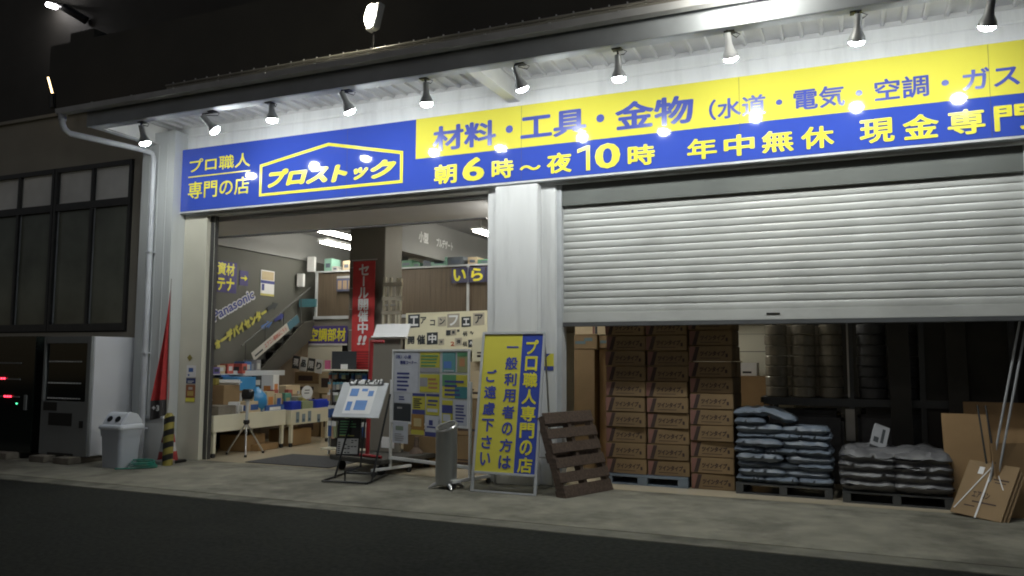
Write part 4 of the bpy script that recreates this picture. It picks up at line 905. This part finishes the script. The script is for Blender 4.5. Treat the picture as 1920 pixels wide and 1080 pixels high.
# ------------------------------------------------------------------ carton wall
CW, CH, CD = .492, .182, .36
def proto_carton():
    t = thing('printed_carton', '', 'carton', (0, 0, 0), 'printed cartons stacked behind the shutter')
    b = MB(M['card']); b.box((0, 0, .001), (CW, CD, CH-.002)); b.build('box', t, bevel=.007)
    b = MB(M['ink'], FACE(0, -.0015, 0)); b.text('ツインタイプ', .125, .062, .42, .124, 0, .05, .15); b.rect(.13, .035, .36, .042); b.rect(.42, .05, .445, .09); b.build('printing', t)
    b = MB(M['ink'], FACE(0, -.0015, 0)); b.prism([(.035, .008), (.082, .008), (.125, CH-.012), (.080, CH-.012)], 0, .0006); b.use(M['inkr']).prism([(.008, .008), (.033, .008), (.078, CH-.012), (.008, CH-.012)], 0, .0006); b.build('stripe', t)
    return t
P0 = proto_carton(); first = True
colname = ['left', 'middle', 'right']
for c in range(4):
    for k in range(10 if c < 2 else 11):
        z = .13+k*(CH+.002) if c < 2 else .004+k*(CH+.002)
        if c == 3 and k < 0: continue
        o = P0 if first else copy_tree(P0); first = False
        x = -2.82+(c if c < 3 else 2)*.508; y = 9.45+(CD+.012 if c == 3 else 0)
        o.location = (x+random.uniform(-.007, .007), y+random.uniform(-.018, .018), z); o.rotation_euler = (0, 0, random.uniform(-.03, .03))
        o['label'] = 'brown printed carton %s in the %s' % ('at the bottom' if k == 0 else ORD[k] + ' from the bottom', ('%s column of the carton wall' % colname[c]) if c < 3 else 'rear column behind the right one')
pp = MB(M['palp'])
pp.box((-2.86, 9.43, .095), (-1.83, 10.1, .128)); pp.box((-2.86, 9.43, .002), (-1.83, 10.1, .022))
for x in (-2.86, -2.43, -1.95): pp.box((x, 9.43, .022), (x+.12, 10.1, .095))
one('plastic_pallet', pp, 'blue grey plastic pallet under the left and middle carton columns', 'pallet', bevel=.004)

# tall cartons between pillar and carton wall
for lab, x0, x1, y0, y1, z0, z1, m in (('tall narrow brown carton between pillar and pallet', -3.62, -3.32, 10.6, 11.0, .005, 1.63, 'card'), ('second tall brown carton beside the carton wall', -3.29, -3.02, 10.72, 11.1, .005, 1.64, 'cardd'),
    ('brown carton with blue print lying on the tall cartons', -3.62, -3.28, 10.6, 11.0, 1.635, 1.83, 'card'), ('brown carton right of the blue printed one on the tall cartons', -3.27, -3.05, 10.64, 11.0, 1.645, 1.82, 'card'), ('brown carton topmost with red stripe just under the shutter rail', -3.62, -3.10, 10.64, 11.05, 1.835, 2.1, 'cardp')):
    b = MB(M[m]); b.box((x0, y0, z0), (x1, y1, z1)); b.M = FACE(x0, y0-.001, z0); h = z1-z0
    if 'blue' in lab: b.use(P((.10, .17, .20))).rect(.02, .07, .17, .11); b.rect(.15, .11, .27, .155)
    if 'red' in lab: b.use(M['inkr']).rect(.26, .01, .29, h-.01); b.use(dk).rect(.295, .01, .33, h-.01)
    one('tall_carton', b, lab, 'carton', bevel=.006)
b = MB(M['cream']); b.box((-2.4, 13.1, .01), (-.9, 13.5, 2.06)); b.use(dk)
b.M = FACE(-2.4, 13.099, 0); b.rect(.02, 1.62, 1.48, 1.63); b.rect(.02, 1.90, 1.48, 1.905); one('pale_backdrop', b, 'pale backdrop standing in for the lit back wall between carton wall and rolls', 'backdrop', bevel=.005)  # stands in for the lit back wall, set nearer to catch tube light
for lab, x, z, m in (('yellow carton on the floor stack before the pale backdrop', -1.75, 1.28, 'creamb'), ('white packet on the floor stack before the pale backdrop', -1.50, 1.25, 'paper')):
    b = MB(M[m]); b.box((x-.12, 12.6, z), (x+.12, 12.9, z+.2)); b.M = FACE(x-.12, 12.599, z); b.use(dk).rect(.03, .04, .16, .07); one('small_carton', b, lab, 'carton', bevel=.004)
b = MB(M['cardd']); b.box((-2.1, 12.5, .01), (-1.2, 13.0, 1.245)); one('floor_stack', b, 'dark brown stack of flat cartons before the pale backdrop', 'carton', bevel=.005)

# ------------------------------------------------------------------ sacks on a pallet
def wood_pallet(x0, x1, y0, y1, lab):
    t = thing('wooden_pallet', lab, 'pallet', ((x0+x1)/2, (y0+y1)/2, 0))
    for k in range(5):
        a = y0+k*(y1-y0-.1)/4; b = MB(M['rack']); b.box((x0, a, .105), (x1, a+.1, .125)); b.build('top_board', t, bevel=.003)
    for x in (x0, (x0+x1)/2-.04, x1-.08): b = MB(M['rack']); b.box((x, y0, .022), (x+.08, y1, .1045)); b.build('stringer', t, bevel=.003)
    b = MB(M['rack'])
    for a in (y0, y1-.1): b.box((x0, a, .0), (x1, a+.1, .0215))
    b.build('bottom_board', t, bevel=.003)
wood_pallet(-1.28, -.27, 9.34, 10.2, 'dark pallet under the blue grey sacks')
rg = random.Random(13); nsk = 0
sy = 9.34; LZ = .079
for lay in range(9):
    spots = [(.17, .34), (.51, .35), (.84, .35)] if lay % 2 == 0 else [(.27, .50), (.76, .48)]
    nm = ['left end', 'middle', 'right end'] if lay % 2 == 0 else ['left half', 'right half']
    for (u, wd), q in zip(spots, nm):
        if lay == 8 and u > .4: continue
        b = MB(M['sack']); dd = .58 if lay % 2 == 0 else .40
        b.pillow((0, 0, 0), wd*1.07, dd, LZ*1.22, rg.uniform(-.05, .05), 16, 12, .010, rg.uniform(0, 50), 7.0)
        o = one('sack', b, 'blue grey plastic sack in the %s layer from the pallet, at the %s' % (ORD[lay], q), 'sack', 'blue grey sacks stacked on the pallet', smooth=True, merge=True)
        o.location = Vector((-1.28+u*1.0+rg.uniform(-.02, .02), sy+dd/2+rg.uniform(-.025, .02), .124+lay*LZ-.008))
for lab, x, z, ry in (('blue grey plastic sack sliding down from the top of the stack', -.82, .78, .28), ('blue grey plastic sack on the very top left of the stack', -1.10, .835, -.03)):
    b = MB(M['sack'], Matrix.Rotation(ry, 4, 'Y')); b.pillow((0, 0, 0), .42, .5, .10, 0, 14, 12, .02, x*9, 5.0); o = one('sack', b, lab, 'sack', 'blue grey sacks stacked on the pallet', smooth=True, merge=True); o.location = (x, 9.62, z)
wood_pallet(-.17, .86, 9.22, 10.1, 'dark pallet under the film wrapped load')
b = MB(M['wrap'])
for lay in range(4):
    for k, (u, wd) in enumerate(((.26, .54), (.77, .54))): b.pillow((-.17+u+rg.uniform(-.01, .01), 9.52, .124+lay*.095), wd*1.08, .66, .155, rg.uniform(-.03, .03), 16, 12, .025, lay*7+k*3, 6.0)
b.pillow((.34, 9.58, .46), .98, .66, .12, 0, 22, 14, .05, 3, 4.0)
one('wrapped_load', b, 'dark sacks wrapped in clear stretch film on the right pallet', 'wrapped load', smooth=True, merge=True)
b = MB(P((.28, .285, .30)), frame((.10, 9.42, .585), (.9, .1, -.35), (.5, .6, .45))); b.box((0, 0, 0), (.16, .30, .045)); b.use(dk).rect(.02, .05, .07, .12, .0465); b.rect(.09, .06, .12, .25, .0465); one('white_packet', b, 'white packet lying tilted on the film wrapped load', 'packet', bevel=.004)

# ------------------------------------------------------------------ flattened cardboard bundle and poles
def sheet(name, o, u, v, w_, h_, m, lab, th=.012, extra=None):
    F = frame(o, u, v); b = MB(M[m], F); b.box((0, 0, -th), (w_, h_, 0))
    if extra: extra(b)
    return one(name, b, lab, 'cardboard', 'flattened cardboard at the right end', bevel=.003)
cb = thing('cardboard_bundle', 'flattened cardboard boxes tied with white string leaning at the right end', 'cardboard', (1.05, 8.95, 0))
F = frame((.80, 8.98, .03), (.40, -.26, -.03), (.25, .30, .52))
for k in range(3):
    b = MB(M['card'], F); b.box((-.01*k, .01*k, -.012-k*.022), (.47+.02*k, .60-.03*k, -k*.022)); b.build('flat_box', cb, bevel=.003)
b = MB(M['ink'], F); b.text('エアコン', .14, .20, .30, .27, .002, .03); b.rect(.16, .15, .38, .165, .002); b.rect(.10, .10, .2, .112, .002); b.rect(.28, .42, .42, .435, .002); b.rect(.30, .39, .40, .40, .002); b.build('printing', cb)
b = MB(M['paper'], F); b.box((.12, .46, .0015), (.17, .54, .003)); b.build('label', cb)
b = MB(M['paper'], F); b.prism([(.23, -.01), (.245, -.01), (.245, .61), (.23, .61)], .002, .006); b.prism([(.24, .59), (.25, .58), (.40, .33), (.39, .33)], .002, .006); b.prism([(.25, .60), (.24, .60), (.02, .05), (.03, .05)], .002, .006); b.build('string', cb)
sheet('cardboard_sheet', (.82, 9.3, .02), (.6, .05, 0), (.10, .22, 1), .42, .95, 'cardd', 'brown cardboard sheet leaning behind the tied bundle')
sheet('cardboard_sheet', (1.02, 9.42, .02), (.6, -.02, 0), (.16, .25, 1), .56, 1.08, 'cardd', 'tall brown cardboard sheet leaning farthest back behind the tied bundle')
sheet('cardboard_sheet', (1.25, 8.95, .01), (.45, .25, 0), (.25, .28, .6), .5, .7, 'cardd', 'brown cardboard sheet lying under the right of the tied bundle')
for x, l in ((1.20, 'white pole leaning left of the pair by the right pillar'), (1.26, 'white pole leaning right of the pair by the right pillar')):
    b = MB(P((.26, .27, .28))); b.tube([(x-.06, 9.02, .25), (x+.34, 9.36, 1.95)], .011, 8); one('pole', b, l, 'pole', 'white poles at the right pillar')
for x, l in ((.98, 'thin black pole leaning on the cardboard, left one'), (1.05, 'thin black pole leaning on the cardboard, right one')):
    b = MB(M['black']); b.tube([(x+.16, 9.05, .5), (x+.13, 9.25, 1.05)], .009, 8); one('pole', b, l, 'pole', 'black poles at the right end')

# ------------------------------------------------------------------ rack with wrapped rolls deep in the right bay
rk = thing('storage_rack', 'tall steel storage rack deep in the half shuttered bay', 'rack', (0, 10.9, 0))
for x in (-1.0, -.06, .70, 1.6):
    for y in ((10.32, 11.3) if x > -1 else (11.3,)): b = MB(M['rack']); b.box((x-.03, y, 0), (x+.03, y+.05, 2.6)); b.build('post', rk)
for z in (.95, 2.3):
    for y in (10.31, 11.36):
        b = MB(M['rack']); b.box((-1.06, y, z), (1.6, y+.05, z+.09)); b.build('beam', rk)
b = MB(M['plywood']); b.box((-1.1, 10.37, .97), (1.6, 11.3, 1.035)); b.build('shelf_board', rk)
b = MB(M['steel']); b.box((-.095, 10.30, 1.06), (-.075, 10.312, 2.0)); b.box((-.13, 10.30, .55), (-.03, 10.315, .92)); b.build('guard_strip', rk)
k = 0
for x, y, m, r_ in ((-.92, 10.56, 'film', .135), (-.60, 10.56, 'film', .145), (-.28, 10.56, 'film', .14), (-.82, 10.95, 'film', .14), (.18, 10.56, 'wrap', .16), (.52, 10.56, 'wrap', .16), (-.45, 10.95, 'film', .14)):
    t = thing('roll_stack', 'film wrapped stack of rolls on the rack, %s' % ['front leftmost with bright edge', 'front second from the left', 'front third from the left', 'back row left', 'darker, fourth from the left', 'darker, fifth from the left', 'back row right'][k], 'roll stack', (x, y, 1.036), 'roll stacks on the steel rack'); k += 1
    for j in range(7): b = MB(M[m]); b.lathe([(r_-.012, j*.128), (r_, j*.128+.012), (r_, j*.128+.112), (r_-.012, j*.128+.124)], 20, (x+random.uniform(-.006, .006), y, 1.04)); b.build('roll', t, smooth=True)
for lab, x0, x1, y0, z0, z1 in (('dark wrapped bale under the rack at left', -1.05, -.15, 10.5, .01, .8), ('dark wrapped bale under the rack at right', .0, .9, 10.5, .01, .85)):
    b = MB(M['wrap']); b.box((x0, y0, z0), (x1, y0+.7, z1)); b.box((x0+.05, y0+.05, z1), (x1-.05, y0+.65, z1+.08)); one('bale', b, lab, 'bale', bevel=.05)
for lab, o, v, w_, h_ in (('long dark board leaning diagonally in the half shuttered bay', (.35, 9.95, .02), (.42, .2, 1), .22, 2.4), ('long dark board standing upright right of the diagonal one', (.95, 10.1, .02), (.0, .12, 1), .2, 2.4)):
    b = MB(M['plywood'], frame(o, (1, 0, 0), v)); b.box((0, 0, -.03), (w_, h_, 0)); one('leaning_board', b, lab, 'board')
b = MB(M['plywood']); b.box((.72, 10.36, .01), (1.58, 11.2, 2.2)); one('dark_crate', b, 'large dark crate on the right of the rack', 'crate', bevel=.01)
b = MB(M['plywood']); b.box((-.62, 12.0, 0), (4, 12.06, 2.6)); b.box((2.6, 9.35, 0), (2.66, 12, 2.6)); one('light_blocker', b, 'dark board added behind the steel rack to keep the bay dark', 'light_blocker')  # dark sheets added to block indoor light, so the bay stays dark
